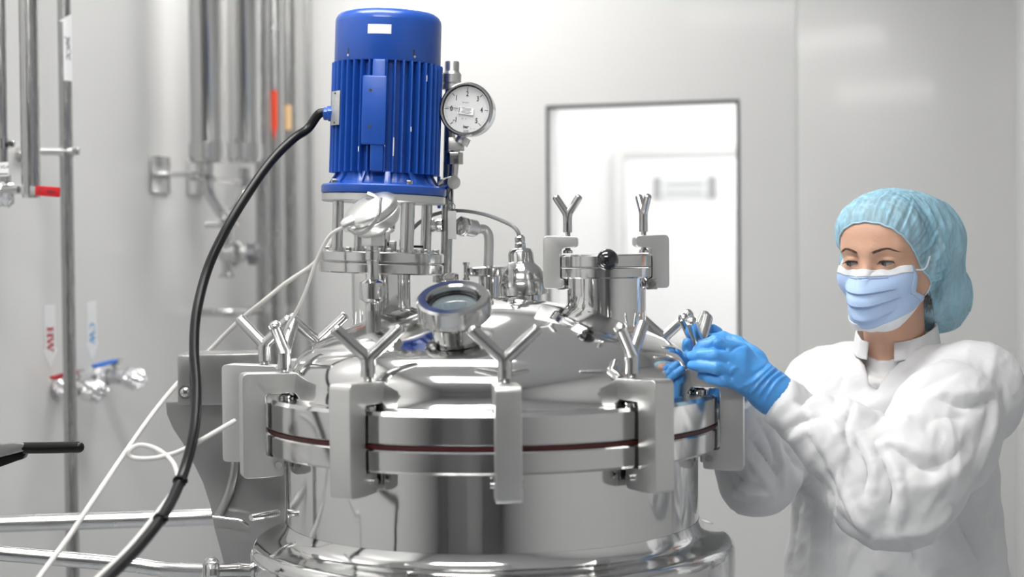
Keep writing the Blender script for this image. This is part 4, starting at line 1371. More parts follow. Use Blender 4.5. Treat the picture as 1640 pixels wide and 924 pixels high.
# wall plates with rods
for (x0, x1, y0, y1, ex, lab) in ((241, 271, 250, 309, 330, 'left of two square steel wall plates, with a rod running right'), (301, 326, 258, 312, 345, 'right of two square steel wall plates, partly behind the filter pipe')):
    p = onleft((x0 + x1) / 2, (y0 + y1) / 2, 0.004)
    e0, e1 = onleft(x0, 280, 0.004), onleft(x1, 280, 0.004)
    z0, z1 = onleft((x0 + x1) / 2, y1, 0.004).z, onleft((x0 + x1) / 2, y0, 0.004).z
    r_ = thing('wall_plate', lab, 'bracket', p)
    obj('plate', G().box((0, 0, 0), ((e1 - e0).length, z1 - z0, 0.008), basis(p, V, UP)), M['steel'], r_, bevel=0.002)
    p2 = Vector((FA.x, FA.y, p.z)) - LN * 0.018
    obj('rod', G().tube([p + LN * 0.002, p + LN * 0.05, p2.lerp(p, 0.2), Vector((FA.x, FA.y, p.z - 0.0)) - V * 0.018], 0.0065, 14, 5), M['polish'], r_)
c = thing('pipe_bracket', 'blurred steel bracket holding the foot of the tall tubes on the left wall', 'bracket', onleft(350, 497, 0.0))
q0, q1 = onleft(355, 497, 0.10), Vector((tubes[2][1].x, tubes[2][1].y, onleft(465, 492, 0.1).z))
for i in (0, 1, 2):
    p = tubes[i][1]
    rad = tubes[i][2]
    zz = onleft(420 + 22 * i, 494, 0.1).z
    obj('clamp_band', G().lathe([(rad + .0002, -0.012), (rad + 0.004, -0.012), (rad + 0.004, 0.012), (rad + .0002, 0.012)], Matrix.Translation((p.x, p.y, zz)), 32), M['steel'], c)
p = tubes[0][1]
zz = onleft(420, 496, 0.1).z
obj('bracket_arm', G().tube([Vector((p.x, p.y, zz)) - V * 0.20 - LN * 0.095, Vector((p.x, p.y, zz)) - V * 0.20, Vector((p.x, p.y, zz)) - V * tubes[0][2]], 0.010, 12, 4), M['steel'], c)

# ------------------------------------------------------------------ signed distance modelling
def ell(p, c, r):
    q = [(p[i] - c[i]) / r[i] for i in range(3)]
    k0 = np.sqrt(q[0] ** 2 + q[1] ** 2 + q[2] ** 2)
    k1 = np.sqrt((q[0] / r[0]) ** 2 + (q[1] / r[1]) ** 2 + (q[2] / r[2]) ** 2) + 1e-9
    return k0 * (k0 - 1) / k1


def cone(p, a, b, ra, rb):
    a, b = [float(t) for t in a], [float(t) for t in b]
    d = [b[i] - a[i] for i in range(3)]
    L2 = sum(t * t for t in d) + 1e-12
    h = np.clip(((p[0] - a[0]) * d[0] + (p[1] - a[1]) * d[1] + (p[2] - a[2]) * d[2]) / L2, 0, 1)
    return np.sqrt((p[0] - a[0] - d[0] * h) ** 2 + (p[1] - a[1] - d[1] * h) ** 2 + (p[2] - a[2] - d[2] * h) ** 2) - (ra + (rb - ra) * h)


def smin(a, b, k):
    h = np.maximum(k - np.abs(a - b), 0) / k
    return np.minimum(a, b) - h * h * k * 0.25


def smax(a, b, k):
    return -smin(-a, -b, k)


def chainsdf(p, pts, rs, k):
    d = None
    for i in range(len(pts) - 1):
        e = cone(p, pts[i], pts[i + 1], rs[i], rs[i + 1])
        d = e if d is None else smin(d, e, k)
    return d


def nets(fn, lo, hi, h):
    """surface nets over a box, returns vertices and quads"""
    ax_ = [np.arange(lo[i], hi[i] + h, h, dtype=np.float32) for i in range(3)]
    X, Y, Z = np.meshgrid(*ax_, indexing='ij')
    D = fn((X, Y, Z)).astype(np.float32)
    S = D < 0
    n = D.shape
    cs = [(i, j, k) for i in (0, 1) for j in (0, 1) for k in (0, 1)]
    sl = lambda c: tuple(slice(c[a], n[a] - 1 + c[a]) for a in range(3))
    cnt = sum(S[sl(c)].astype(np.int8) for c in cs)
    act = (cnt > 0) & (cnt < 8)
    idx = -np.ones(act.shape, dtype=np.int64)
    ii = np.argwhere(act)
    idx[act] = np.arange(len(ii))
    acc = np.zeros((len(ii), 3))
    num = np.zeros(len(ii))
    for a in cs:
        for ax in range(3):
            if a[ax] == 1:
                continue
            b = list(a)
            b[ax] = 1
            da = D[ii[:, 0] + a[0], ii[:, 1] + a[1], ii[:, 2] + a[2]]
            db = D[ii[:, 0] + b[0], ii[:, 1] + b[1], ii[:, 2] + b[2]]
            m = (da < 0) != (db < 0)
            t = np.where(m, da / np.where(m, da - db, 1), 0)
            q = np.array(a, dtype=float)[None, :].repeat(len(ii), 0)
            q[:, ax] += t
            acc[m] += q[m]
            num[m] += 1
    vts = (ii + acc / num[:, None]) * h + np.array(lo)[None, :]
    quads = []
    for ax in range(3):
        o1, o2 = [(1, 2), (2, 0), (0, 1)][ax]
        A = S[tuple(slice(0, n[a] - 1) if a == ax else slice(1, n[a] - 1) for a in range(3))]
        B = S[tuple(slice(1, n[a]) if a == ax else slice(1, n[a] - 1) for a in range(3))]
        for flip, m in ((False, A & ~B), (True, ~A & B)):
            e = np.argwhere(m)
            e[:, o1] += 1
            e[:, o2] += 1
            def cell(d1, d2):
                c = e.copy()
                c[:, o1] -= d1
                c[:, o2] -= d2
                return idx[c[:, 0], c[:, 1], c[:, 2]]
            q = np.stack([cell(1, 1), cell(0, 1), cell(0, 0), cell(1, 0)], 1)
            if flip:
                q = q[:, ::-1]
            quads.append(q)
    return vts, np.concatenate(quads)


def relax(v, q, n=1, f=0.5):
    e = np.concatenate([q[:, [0, 1]], q[:, [1, 2]], q[:, [2, 3]], q[:, [3, 0]]])
    for _ in range(n):
        s_ = np.zeros_like(v)
        c_ = np.zeros(len(v))
        for a, b in ((0, 1), (1, 0)):
            for k in range(3):
                s_[:, k] += np.bincount(e[:, a], v[e[:, b], k], len(v))
            c_ += np.bincount(e[:, a], minlength=len(v))
        v = v * (1 - f) + f * s_ / c_[:, None]
    return v


def vnormals(v, q):
    fn = np.cross(v[q[:, 2]] - v[q[:, 0]], v[q[:, 3]] - v[q[:, 1]])
    n = np.zeros_like(v)
    for k in range(4):
        for a in range(3):
            n[:, a] += np.bincount(q[:, k], fn[:, a], len(v))
    return n / (np.linalg.norm(n, axis=1)[:, None] + 1e-12)


def npobj(name, v, q, m, parent, smooth=True, label=None):
    me = bpy.data.meshes.new(name)
    me.from_pydata(v.tolist(), [], q.tolist())
    me.transform(chain(parent).inverted())
    o = bpy.data.objects.new(name, me)
    C.objects.link(o)
    o.parent = parent
    me.polygons.foreach_set('use_smooth', [smooth] * len(me.polygons))
    me.materials.append(m)
    if label:
        o['label'] = label
    return o


# project world points to the photograph's frame (used only to lay out folds on the cloth)
CRI = np.array(CR.inverted())


def topx(v):
    q = (v - np.array([0, 0, CAMZ])) @ CRI.T
    return 820 + F * q[:, 0] / -q[:, 2], 462 - F * q[:, 1] / -q[:, 2]


def creases(v, q, lst, face=None):
    n = vnormals(v, q)
    px, py = topx(v)
    tocam = np.array([0, 0, CAMZ]) - v
    tocam /= np.linalg.norm(tocam, axis=1)[:, None]
    w = np.clip((n * tocam).sum(1) * 2.5 + 0.2, 0, 1)
    disp = np.zeros(len(v))
    for pts, wd, amp in lst:
        P_ = np.array([[t.x, t.y] for t in spline([Vector((a, b, 0)) for a, b in pts], 5)])
        best = np.full(len(v), 1e9)
        tt = np.zeros(len(v))
        for i in range(len(P_) - 1):
            a, b = P_[i], P_[i + 1]
            d = b - a
            h = np.clip(((px - a[0]) * d[0] + (py - a[1]) * d[1]) / (d @ d + 1e-9), 0, 1)
            s_ = np.hypot(px - a[0] - d[0] * h, py - a[1] - d[1] * h)
            m = s_ < best
            best[m] = s_[m]
            tt[m] = ((i + h) / (len(P_) - 1))[m]
        fade = np.sin(np.clip(tt, 0.04, 0.96) * math.pi) ** 0.6
        x = best / wd
        disp += amp * (0.5 * np.exp(-x * x) + 0.6 * np.exp(-x * 1.5)) * fade
    return v + n * (disp * w)[:, None]


from mathutils import noise as mnoise


def nz(v, sc, seed=0):
    o = Vector((seed * 13.1, seed * 7.7, seed * 3.3))
    return np.array([mnoise.noise(Vector((p[0] * sc[0], p[1] * sc[1], p[2] * sc[2])) + o) for p in v])


# ------------------------------------------------------------------ the woman
PSI, NOD = R(38), R(6)
HC = at(1424, 410, 2.63)
fwd = Vector((-math.sin(PSI), -math.cos(PSI), 0))
rgt = Vector((-math.cos(PSI), math.sin(PSI), 0))
HM = Matrix((rgt, fwd, UP)).transposed().to_4x4() @ Matrix.Rotation(-NOD, 4, 'X')
HM.translation = HC
HMI = HM.inverted()
per = thing('person', 'woman in white coat, pale blue mask, blue hair cover and gloves tightening a clamp wing', 'person', Vector((HC.x + 0.03, 2.7, 0)))
NB = at(1434, 560, 2.68)
nb = HMI @ NB


def tow(v):
    return v @ np.array(HM.to_3x3()).T + np.array(HC)


def headbase(p):
    x = np.abs(p[0])
    ps = (x, p[1], p[2])
    d = ell(p, (0, -0.010, 0.026), (0.072, 0.093, 0.078))
    d = smin(d, ell(p, (0, 0.042, 0.040), (0.056, 0.046, 0.050)), 0.03)
    d = smin(d, ell(p, (0, 0.034, -0.032), (0.055, 0.052, 0.062)), 0.03)
    d = smin(d, ell(p, (0, 0.058, -0.088), (0.030, 0.030, 0.028)), 0.03)
    d = smin(d, cone(ps, (0.050, 0.002, -0.045), (0.022, 0.060, -0.095), 0.018, 0.017), 0.03)
    d = smin(d, ell(ps, (0.044, 0.052, -0.030), (0.020, 0.022, 0.020)), 0.022)
    return d


def headsdf(p):
    x = np.abs(p[0])
    ps = (x, p[1], p[2])
    d = headbase(p)
    d = smin(d, cone(ps, (0.006, 0.082, 0.017), (0.042, 0.066, 0.019), 0.0085, 0.0075), 0.018)
    d = smax(d, -ell(ps, (0.030, 0.097, 0.001), (0.0195, 0.018, 0.0120)), 0.013)
    d = smin(d, cone(p, (0, 0.083, 0.006), (0, 0.105, -0.040), 0.0065, 0.0105), 0.013)
    d = smin(d, ell(ps, (0.031, 0.0700, -0.0005), (0.0142, 0.0135, 0.0135)), 0.005)
    # slit between the lids
    d = smax(d, -ell(ps, (0.031, 0.0845, -0.0022), (0.0128, 0.012, 0.0028)), 0.0016)
    # lid crease
    d = d + 0.0011 * np.exp(-((p[2] - 0.0082 + ((x - 0.031) / 0.02) ** 2 * 0.005) / 0.0012) ** 2) * np.exp(-((x - 0.031) / 0.014) ** 4) * (p[1] > 0.05)
    d = smin(d, ell(ps, (0.071, -0.012, -0.008), (0.006, 0.014, 0.026)), 0.006)
    d = smin(d, cone(p, (0, -0.018, -0.05), nb, 0.048, 0.047), 0.02)
    d = smin(d, cone(p, (nb[0] * 0.5, 0.0, -0.10), nb, 0.043, 0.045), 0.02)
    return d


def bodysdf(p):
    d = headsdf(p)
    d = smin(d, cone(p, nb + Vector((0.11, -0.01, -0.080)), nb + Vector((-0.11, -0.01, -0.080)), 0.042, 0.042), 0.035)
    d = smin(d, ell(p, nb + Vector((0, 0.0, -0.115)), (0.14, 0.075, 0.09)), 0.035)
    # collar bones
    for s in (-1, 1):
        d = smin(d, cone(p, nb + Vector((0.012 * s, 0.066, -0.045)), nb + Vector((0.10 * s, 0.045, -0.03)), 0.006, 0.006), 0.012)
    return d


v1, q1 = nets(bodysdf, (-0.20, -0.13, -0.34), (0.20, 0.16, 0.12), 0.0026)
# finer face
v1, q1 = relax(v1, q1, 1, 0.3), q1
near = None
npobj('body', tow(v1), q1, M['skin'], per)
# finely meshed visible eye region replaces nothing: the lids come from the same field
# eyes
gz = Vector((0.42, 0.86, -0.20)).normalized()
for s in (-1, 1):
    e = Vector((0.031 * s, 0.0705, -0.0014))
    eye = obj('eye', G().sphere((0, 0, 0), 0.0122, 32, HM @ Matrix.Translation(e)), M['eye'], per)
    fr = frame(e, gz)
    g = G()
    pr = [(0, 0.01275)] + [(0.0064 * k / 6, 0.0128 * math.cos(0.0064 * k / 6 / 0.0128) - 0.0001) for k in range(1, 7)]
    g.lathe(pr, HM @ fr, 24)
    obj('iris', g, M['iris'], eye)
    g = G()
    pr = [(0, 0.0131)] + [(0.0024 * k / 3, 0.01305) for k in range(1, 4)]
    g.lathe(pr, HM @ fr, 16)
    obj('pupil', g, M['pupil'], eye)


def march(x, z, y0=0.13, fn=headsdf):
    y = np.full(len(x), y0)
    for _ in range(60):
        d = fn((x, y, z))
        y = y - d * 0.8
    return y


def hairs(name, m, roots, tips, r0, parent, bend=None):
    g = G()
    for i, (a, b) in enumerate(zip(roots, tips)):
        mid = (a + b) / 2 + (bend[i] if bend else Vector((0, 0, 0)))
        g.tube([HM @ a, HM @ mid, HM @ b], lambda t: r0 * (1 - 0.8 * t), 4, 2, False)
    return obj(name, g, m, parent)


rh = random.Random(3)
for s in (-1, 1):
    n = 260
    t = np.array([rh.random() for _ in range(n)])
    xx = (0.013 + 0.037 * t)
    zz = 0.0148 + 0.0070 * np.sin(np.clip(t * 1.25, 0, 1) * math.pi * 0.62) - 0.007 * np.clip(t - 0.62, 0, 1) * 2.2 + np.array([rh.uniform(-1, 1) for _ in range(n)]) * 0.0026 * (1 - 0.75 * t)
    yy = march(xx * s, zz)
    L_ = 0.0065
    x2, z2 = xx + L_ * 0.95, zz + 0.0028 - 0.0055 * t
    y2 = march(x2 * s, z2)
    hairs('eyebrow', M['brow'], [Vector((s * a, b - 0.0001, c)) for a, b, c in zip(xx, yy, zz)], [Vector((s * a, b + 0.0004, c)) for a, b, c in zip(x2, y2, z2)], 0.00026, per)
    # lashes along the upper lid edge
    n = 44
    t = np.linspace(-1, 1, n)
    xx = 0.031 + 0.0125 * t
    zz = -0.0022 + 0.0033 * np.sqrt(np.clip(1 - t * t, 0, 1)) + 0.0006
    yy = march(xx * s, zz + 0.001)
    ro, ti = [], []
    for a, b, c, tt in zip(xx, yy, zz, t):
        ro.append(Vector((s * a, b - 0.0006, c - 0.0004)))
        ti.append(Vector((s * (a + 0.0035 * tt + 0.001), b + 0.0062, c - 0.0022 + rh.uniform(-0.0006, 0.0006))))
    hairs('upper_lashes', M['lash'], ro, ti, 0.0003, per, [Vector((0, 0.0006, -0.0012))] * n)
    g = G().tube([HM @ (a + Vector((0, 0.0006, 0.0002))) for a in ro], 0.00055, 6, 1)
    obj('lash_line', g, M['lash'], per)

# ---- cap ---------------------------------------------------------------------
hairc = ((-0.004, -0.085, -0.055), (0.055, 0.060, 0.058))


def capcore(p):
    d = headbase(p)
    d = smin(d, ell(p, *hairc), 0.03)
    d = smin(d, ell((np.abs(p[0]), p[1], p[2]), (0.071, -0.012, -0.008), (0.009, 0.020, 0.03)), 0.01)
    return d


c0 = np.array([0, -0.015, 0.03])
axv = Vector((0, -0.78, 0.625)).normalized()
e1 = Vector((1, 0, 0))
e2 = axv.cross(e1)
NP_, NT = 260, 90
ph_ = np.linspace(0, 2 * math.pi, NP_, endpoint=False)


def rad_of(dirs, fn):
    r_ = np.full(len(dirs), 0.30)
    for _ in range(50):
        P_ = c0[None, :] + dirs * r_[:, None]
        r_ = r_ - fn((P_[:, 0], P_[:, 1], P_[:, 2])) * 0.85
    return r_


def dirs_of(th, ph):
    a, b, c = np.array(axv), np.array(e1), np.array(e2)
    return (np.cos(th)[:, None] * a + np.sin(th)[:, None] * (np.cos(ph)[:, None] * b + np.sin(ph)[:, None] * c))


thm = np.full(NP_, R(120.0))
for _ in range(25):
    d_ = dirs_of(thm, ph_)
    r_ = rad_of(d_, capcore)
    cz = np.clip(-0.0567 / r_, -0.98, 0.3)
    thm = 0.6 * thm + 0.4 * np.arccos(cz)
verts, faces = [], []
allr = []
bunD = np.array([-0.38, -0.91, -0.12])
bunD /= np.linalg.norm(bunD)
bunL = np.array([-0.16, -0.60, -0.78])
bunL /= np.linalg.norm(bunL)
bunM = np.array([-0.36, -0.84, -0.40])
bunM /= np.linalg.norm(bunM)
side = np.array([-0.75, -0.5, 0.3])
side /= np.linalg.norm(side)
for i in range(NT + 1):
    t = i / NT
    th = thm * (t ** 0.92)
    d_ = dirs_of(th, ph_)
    r_ = rad_of(d_, capcore)
    ed = 1 - np.exp(-((1 - t) / 0.10) ** 1.3) if t < 1 else 0.0      # 0 at the elastic
    cb = np.clip(d_ @ bunD, 0, 1) ** 3.5
    cl = np.clip(d_ @ bunL, 0, 1) ** 14
    cm = np.clip(d_ @ bunM, 0, 1) ** 7
    csd = np.clip(d_ @ side, 0, 1) ** 4
    off = 0.0018 + ed * (0.0065 + 0.042 * cb + 0.034 * cl + 0.016 * cm + 0.008 * csd)
    g1 = np.exp(-((1 - t) / 0.34) ** 2)
    P_ = c0[None, :] + d_ * r_[:, None]
    q = P_ @ np.array([[1, 0, 0], [0, 1, 0], [0, 0, 1]])
    w1 = nz(np.stack([np.cos(ph_) * 3.2, np.sin(ph_) * 3.2, np.full(NP_, t * 0.9)], 1), (2.6, 2.6, 1), 1)
    w2 = nz(np.stack([np.cos(ph_) * 3.2, np.sin(ph_) * 3.2, np.full(NP_, t * 1.4)], 1), (6.5, 6.5, 1), 2)
    w3 = nz(P_, (34, 34, 34), 3)
    w4 = nz(P_ @ np.array([[0.8, 0.2, 0.5], [-0.2, 0.95, 0.1], [-.5, -.1, .85]]), (22, 75, 22), 4)
    fold = 1 - 2 * np.abs(w4)
    fold3 = 1 - 2 * np.abs(w3)
    off = off + (ed * 0.55 + 0.45 * g1 * (1 - t) ** 0.2) * (0.0055 * (1 - 2 * np.abs(w1)) * g1 + 0.0035 * (1 - 2 * np.abs(w2)) * g1 + 0.0052 * fold * 0.8 + 0.0035 * fold3 + 0.005 * cb * fold - 0.003)
    verts.append(tow(c0[None, :] + d_ * (r_ + off)[:, None]))
vc = np.concatenate(verts)
k = np.arange(NP_)
qs = []
for i in range(NT):
    qs.append(np.stack([i * NP_ + k, i * NP_ + (k + 1) % NP_, (i + 1) * NP_ + (k + 1) % NP_, (i + 1) * NP_ + k], 1))
qc = np.concatenate(qs)[:, ::-1]
capo = npobj('hair_cover', vc, qc, M['cap'], per)
edge = [Vector(p) for p in verts[-1][::4]]
g = G()
ez = [e + (Vector(verts[-2][4 * i]) - e) * 0.2 for i, e in enumerate(edge)]
g.tube([p + Vector((0, 0, 0.0009 * math.sin(i * 2.4))) for i, p in enumerate(ez + [ez[0]])], 0.0017, 7, 2)
obj('elastic_edge', g, M['capedge'], capo)
# hair under the cap
vh, qh = nets(lambda p: smin(ell(p, (0, -0.014, 0.026), (0.0735, 0.0915, 0.0795)), ell(p, *hairc), 0.02), (-0.09, -0.16, -0.13), (0.09, 0.09, 0.12), 0.005)
vh = vh
m_ = (vh[:, 2] > -0.050 + 1.1 * vh[:, 1])
keep = m_[qh].all(1)
npobj('hair', tow(vh), qh[keep], M['hair'], per)
# loose strands at the nape
g = G()
for i in range(40):
    a = Vector((-0.046 + rh.uniform(-.006, .004), -0.035 + rh.uniform(-.03, .02), -0.055 + rh.uniform(-.02, .01)))
    b = a + Vector((rh.uniform(-.004, .004), rh.uniform(-.02, 0.0), -rh.uniform(0.02, 0.04)))
    g.tube([HM @ a, HM @ ((a + b) / 2 + Vector((-0.003, 0.002, 0))), HM @ b], 0.0004, 4, 2)
obj('nape_hair', g, M['hair'], per)['kind'] = 'stuff'

# ---- face mask ----------------------------------------------------------------
NU, NV = 84, 64
cvp = [(0, 0.0985, -0.0125), (0.12, 0.107, -0.022), (0.3, 0.1185, -0.040), (0.5, 0.1215, -0.060), (0.75, 0.114, -0.090), (0.9, 0.102, -0.108), (1, 0.082, -0.1165)]
svp = [(0, 0.0605, 0.050, -0.0125), (0.25, 0.0600, 0.050, -0.035), (0.5, 0.0590, 0.042, -0.052), (0.75, 0.0620, 0.020, -0.062), (1, 0.0585, 0.000, -0.072)]
vv, fidx = [], []
tv = np.linspace(0, 1, NV)
tu = np.linspace(-1, 1, NU)
ci = [np.interp(tv, [c[0] for c in cvp], [c[k] for c in cvp]) for k in (1, 2)]
si = [np.interp(tv, [c[0] for c in svp], [c[k] for c in svp]) for k in (1, 2, 3)]
for a in ci + si:
    a[1:-1] = (a[:-2] + a[1:-1] * 2 + a[2:]) / 4
MK = np.zeros((NV, NU, 3))
for j in range(NV):
    t = tv[j]
    au = np.abs(tu)
    pw = 1.25 + 0.75 * min(1, t * 1.6)
    if t > 0.8:
        pw = 2.0
    y = ci[0][j] + (si[1][j] - ci[0][j]) * au ** pw
    z = ci[1][j] + (si[2][j] - ci[1][j]) * au ** 1.7
    x = si[0][j] * np.sign(tu) * au ** 0.92
    # three pleats opening towards the middle
    s_ = (t - 0.16) / 0.21
    if 0 < s_ < 3:
        fr_ = s_ - math.floor(s_)
        y += 0.0065 * (fr_ - 0.4) * (1 - au ** 3) * (1 if s_ < 3 else 0)
        z -= 0.0045 * (fr_ - 0.4) * (1 - au ** 2)
    y += 0.0012 * np.sin(tu * 9 + t * 7) * (t > 0.12)
    MK[j, :, 0], MK[j, :, 1], MK[j, :, 2] = x, y, z


_p = MK.reshape(-1, 3)
for _ in range(14):
    P_ = (_p[:, 0], _p[:, 1], _p[:, 2])
    s0 = headsdf(P_)
    h_ = 0.001
    gr = np.stack([headsdf(tuple(P_[k] + (h_ if k == a else 0) for k in range(3))) - s0 for a in range(3)], 1) / h_
    gr /= np.linalg.norm(gr, axis=1)[:, None] + 1e-9
    _p = _p + gr * np.clip(0.0032 - s0, 0, 0.004)[:, None]
MK = _p.reshape(NV, NU, 3)


def patch(A, thick=0.0012):
    nv_, nu_ = A.shape[:2]
    v = A.reshape(-1, 3)
    a = np.arange(nv_ * nu_).reshape(nv_, nu_)
    q = np.stack([a[:-1, :-1], a[:-1, 1:], a[1:, 1:], a[1:, :-1]], -1).reshape(-1, 4)
    return v, q


def solid(v, q, th):
    n = vnormals(v, q)
    if (n[:, 1].mean()) < 0:
        q = q[:, ::-1]
        n = -n
    return v, q, n


v, q, n = solid(*patch(MK), 0.001)
mk = npobj('face_mask', tow(v), q, M['mask'], per)
so = mk.modifiers.new('thickness', 'SOLIDIFY')
so.thickness = 0.0012
for nm, sub in (('top_band', MK[:9]), ('bottom_band', MK[-6:]), ('left_band', MK[:, :4]), ('right_band', MK[:, -4:])):
    v, q, n = solid(*patch(sub), 0.001)
    o = npobj(nm, tow(v + n * 0.0009), q, M['maskwhite'] if nm in ('top_band', 'bottom_band') else M['maskseam'], mk)
    so = o.modifiers.new('thickness', 'SOLIDIFY')
    so.thickness = 0.0011
for s, (a, b) in ((-1, (0, 0)), (1, (NU - 1, 0))):
    ta, tb = Vector(MK[5, a]), Vector(MK[-3, a])
    ear = Vector((s * 0.077, -0.012, 0.000))
    g = G().tube([HM @ p for p in (ta + Vector((-s * .004, .001, 0)), ta + Vector((s * 0.008, -0.02, 0.000)), Vector((s * 0.0765, 0.005, 0.004)), ear)], 0.0015, 8, 6)
    obj('ear_loop', g, M['maskwhite'], mk)
    g = G().tube([HM @ p for p in (tb + Vector((-s * .003, .001, 0)), tb + Vector((s * 0.006, -0.004, 0.012)), Vector((s * 0.074, -0.006, -0.036)), Vector((s * 0.077, -0.020, -0.024)))], 0.0015, 8, 6)
    obj('ear_loop', g, M['maskwhite'], mk)

# ---- coat -----------------------------------------------------------------------
Lsh, Lel, Lwr = at(1558, 628, 2.57), at(1446, 776, 2.37), at(1250, 642, 2.415)
Rsh, Rel, Rwr = at(1324, 624, 2.82), at(1216, 752, 2.64), at(1176, 640, 2.53)
tc_ = Vector((at(1432, 700, 2.72).x, 2.72, 0))
bf, brt = Vector((-math.sin(R(34)), -math.cos(R(34)), 0)), Vector((-math.cos(R(34)), math.sin(R(34)), 0))


def torso(p, grow=0.0):
    dx, dy = p[0] - tc_.x, p[1] - tc_.y
    l = dx * brt.x + dy * brt.y
    f_ = dx * bf.x + dy * bf.y
    z = p[2]
    za = [0.50, 0.70, 0.95, 1.05, 1.18, 1.27, 1.33, 1.37, 1.40]
    a = np.interp(z, za, [0.24, 0.225, 0.200, 0.185, 0.178, 0.172, 0.145, 0.098, 0.075]) + grow
    b = np.interp(z, za, [0.18, 0.17, 0.150, 0.135, 0.128, 0.118, 0.098, 0.080, 0.065]) + grow
    fo = np.interp(z, za, [0, 0, 0.0, 0.0, 0.01, 0.012, 0.008, 0.0, 0.0])
    k = np.sqrt((l / a) ** 2 + ((f_ - fo) / b) ** 2) + 1e-6
    d = (k - 1) * np.minimum(a, b) * 0.8
    return np.maximum(d, np.maximum(z - 1.372, 0.50 - z))


def armsdf(p, sh, el, wr, r):
    sh2 = sh.lerp(Vector((tc_.x, tc_.y, 1.33)), 0.35)
    d = cone(p, sh2, sh, r[0] * 0.8, r[0])
    d = smin(d, cone(p, sh, el, r[0], r[1]), 0.05)
    m = el.lerp(wr, 0.5)
    d = smin(d, chainsdf(p, [el, m, wr], [r[2], r[3], r[4]], 0.03), 0.05)
    return d


def coatsdf(p):
    d = torso(p)
    la_ = armsdf(p, Lsh, Lel, Lwr, (0.070, 0.082, 0.074, 0.057, 0.036))
    la_ = smin(la_, ell(p, at(1408, 812, 2.37), (0.062, 0.055, 0.050)), 0.05)
    la_ = smin(la_, ell(p, at(1515, 690, 2.47), (0.075, 0.07, 0.10)), 0.05)
    ra_ = armsdf(p, Rsh, Rel, Rwr, (0.062, 0.060, 0.056, 0.048, 0.036))
    ra_ = smin(ra_, ell(p, at(1210, 775, 2.62), (0.045, 0.05, 0.045)), 0.04)
    d = smin(d, la_, 0.035)
    d = smin(d, ra_, 0.035)
    d = smin(d, cone(p, NB - UP * 0.052, Lsh - UP * 0.006, 0.052, 0.060), 0.04)
    d = smin(d, cone(p, NB - UP * 0.052, Rsh - UP * 0.006, 0.050, 0.056), 0.04)
    # ends cut at the wrists
    for w_, e_ in ((Lwr, Lel), (Rwr, Rel)):
        n_ = (w_ - e_).normalized()
        dd = (p[0] - w_.x) * n_.x + (p[1] - w_.y) * n_.y + (p[2] - w_.z) * n_.z
        near_ = np.sqrt((p[0] - w_.x) ** 2 + (p[1] - w_.y) ** 2 + (p[2] - w_.z) ** 2) - 0.09
        d = np.maximum(d, -np.maximum(-(dd - 0.004), near_))
    # neck opening and V
    l = (p[0] - NB.x) * brt.x + (p[1] - NB.y) * brt.y
    f_ = (p[0] - NB.x) * bf.x + (p[1] - NB.y) * bf.y
    zz = p[2]
    nk = np.sqrt((l / 0.069) ** 2 + ((f_ + 0.002) / 0.066) ** 2) - 1
    nk = np.maximum(nk * 0.06, 1.33 - zz)
    d = smax(d, -nk, 0.006)
    lv_ = l - 0.010
    vw = np.abs(lv_) - 0.52 * np.clip(zz - 1.305, -0.1, 0.2) - 0.002
    vw = np.maximum(np.maximum(vw * 0.8, -f_), 1.27 - zz)
    innr = np.maximum(f_ * 0 + (0.02 - f_), 0)
    shell = -(0.011 + torso(p, 0.0))
    d = smax(d, -np.maximum(vw, 0.022 - f_), 0.004)
    return d


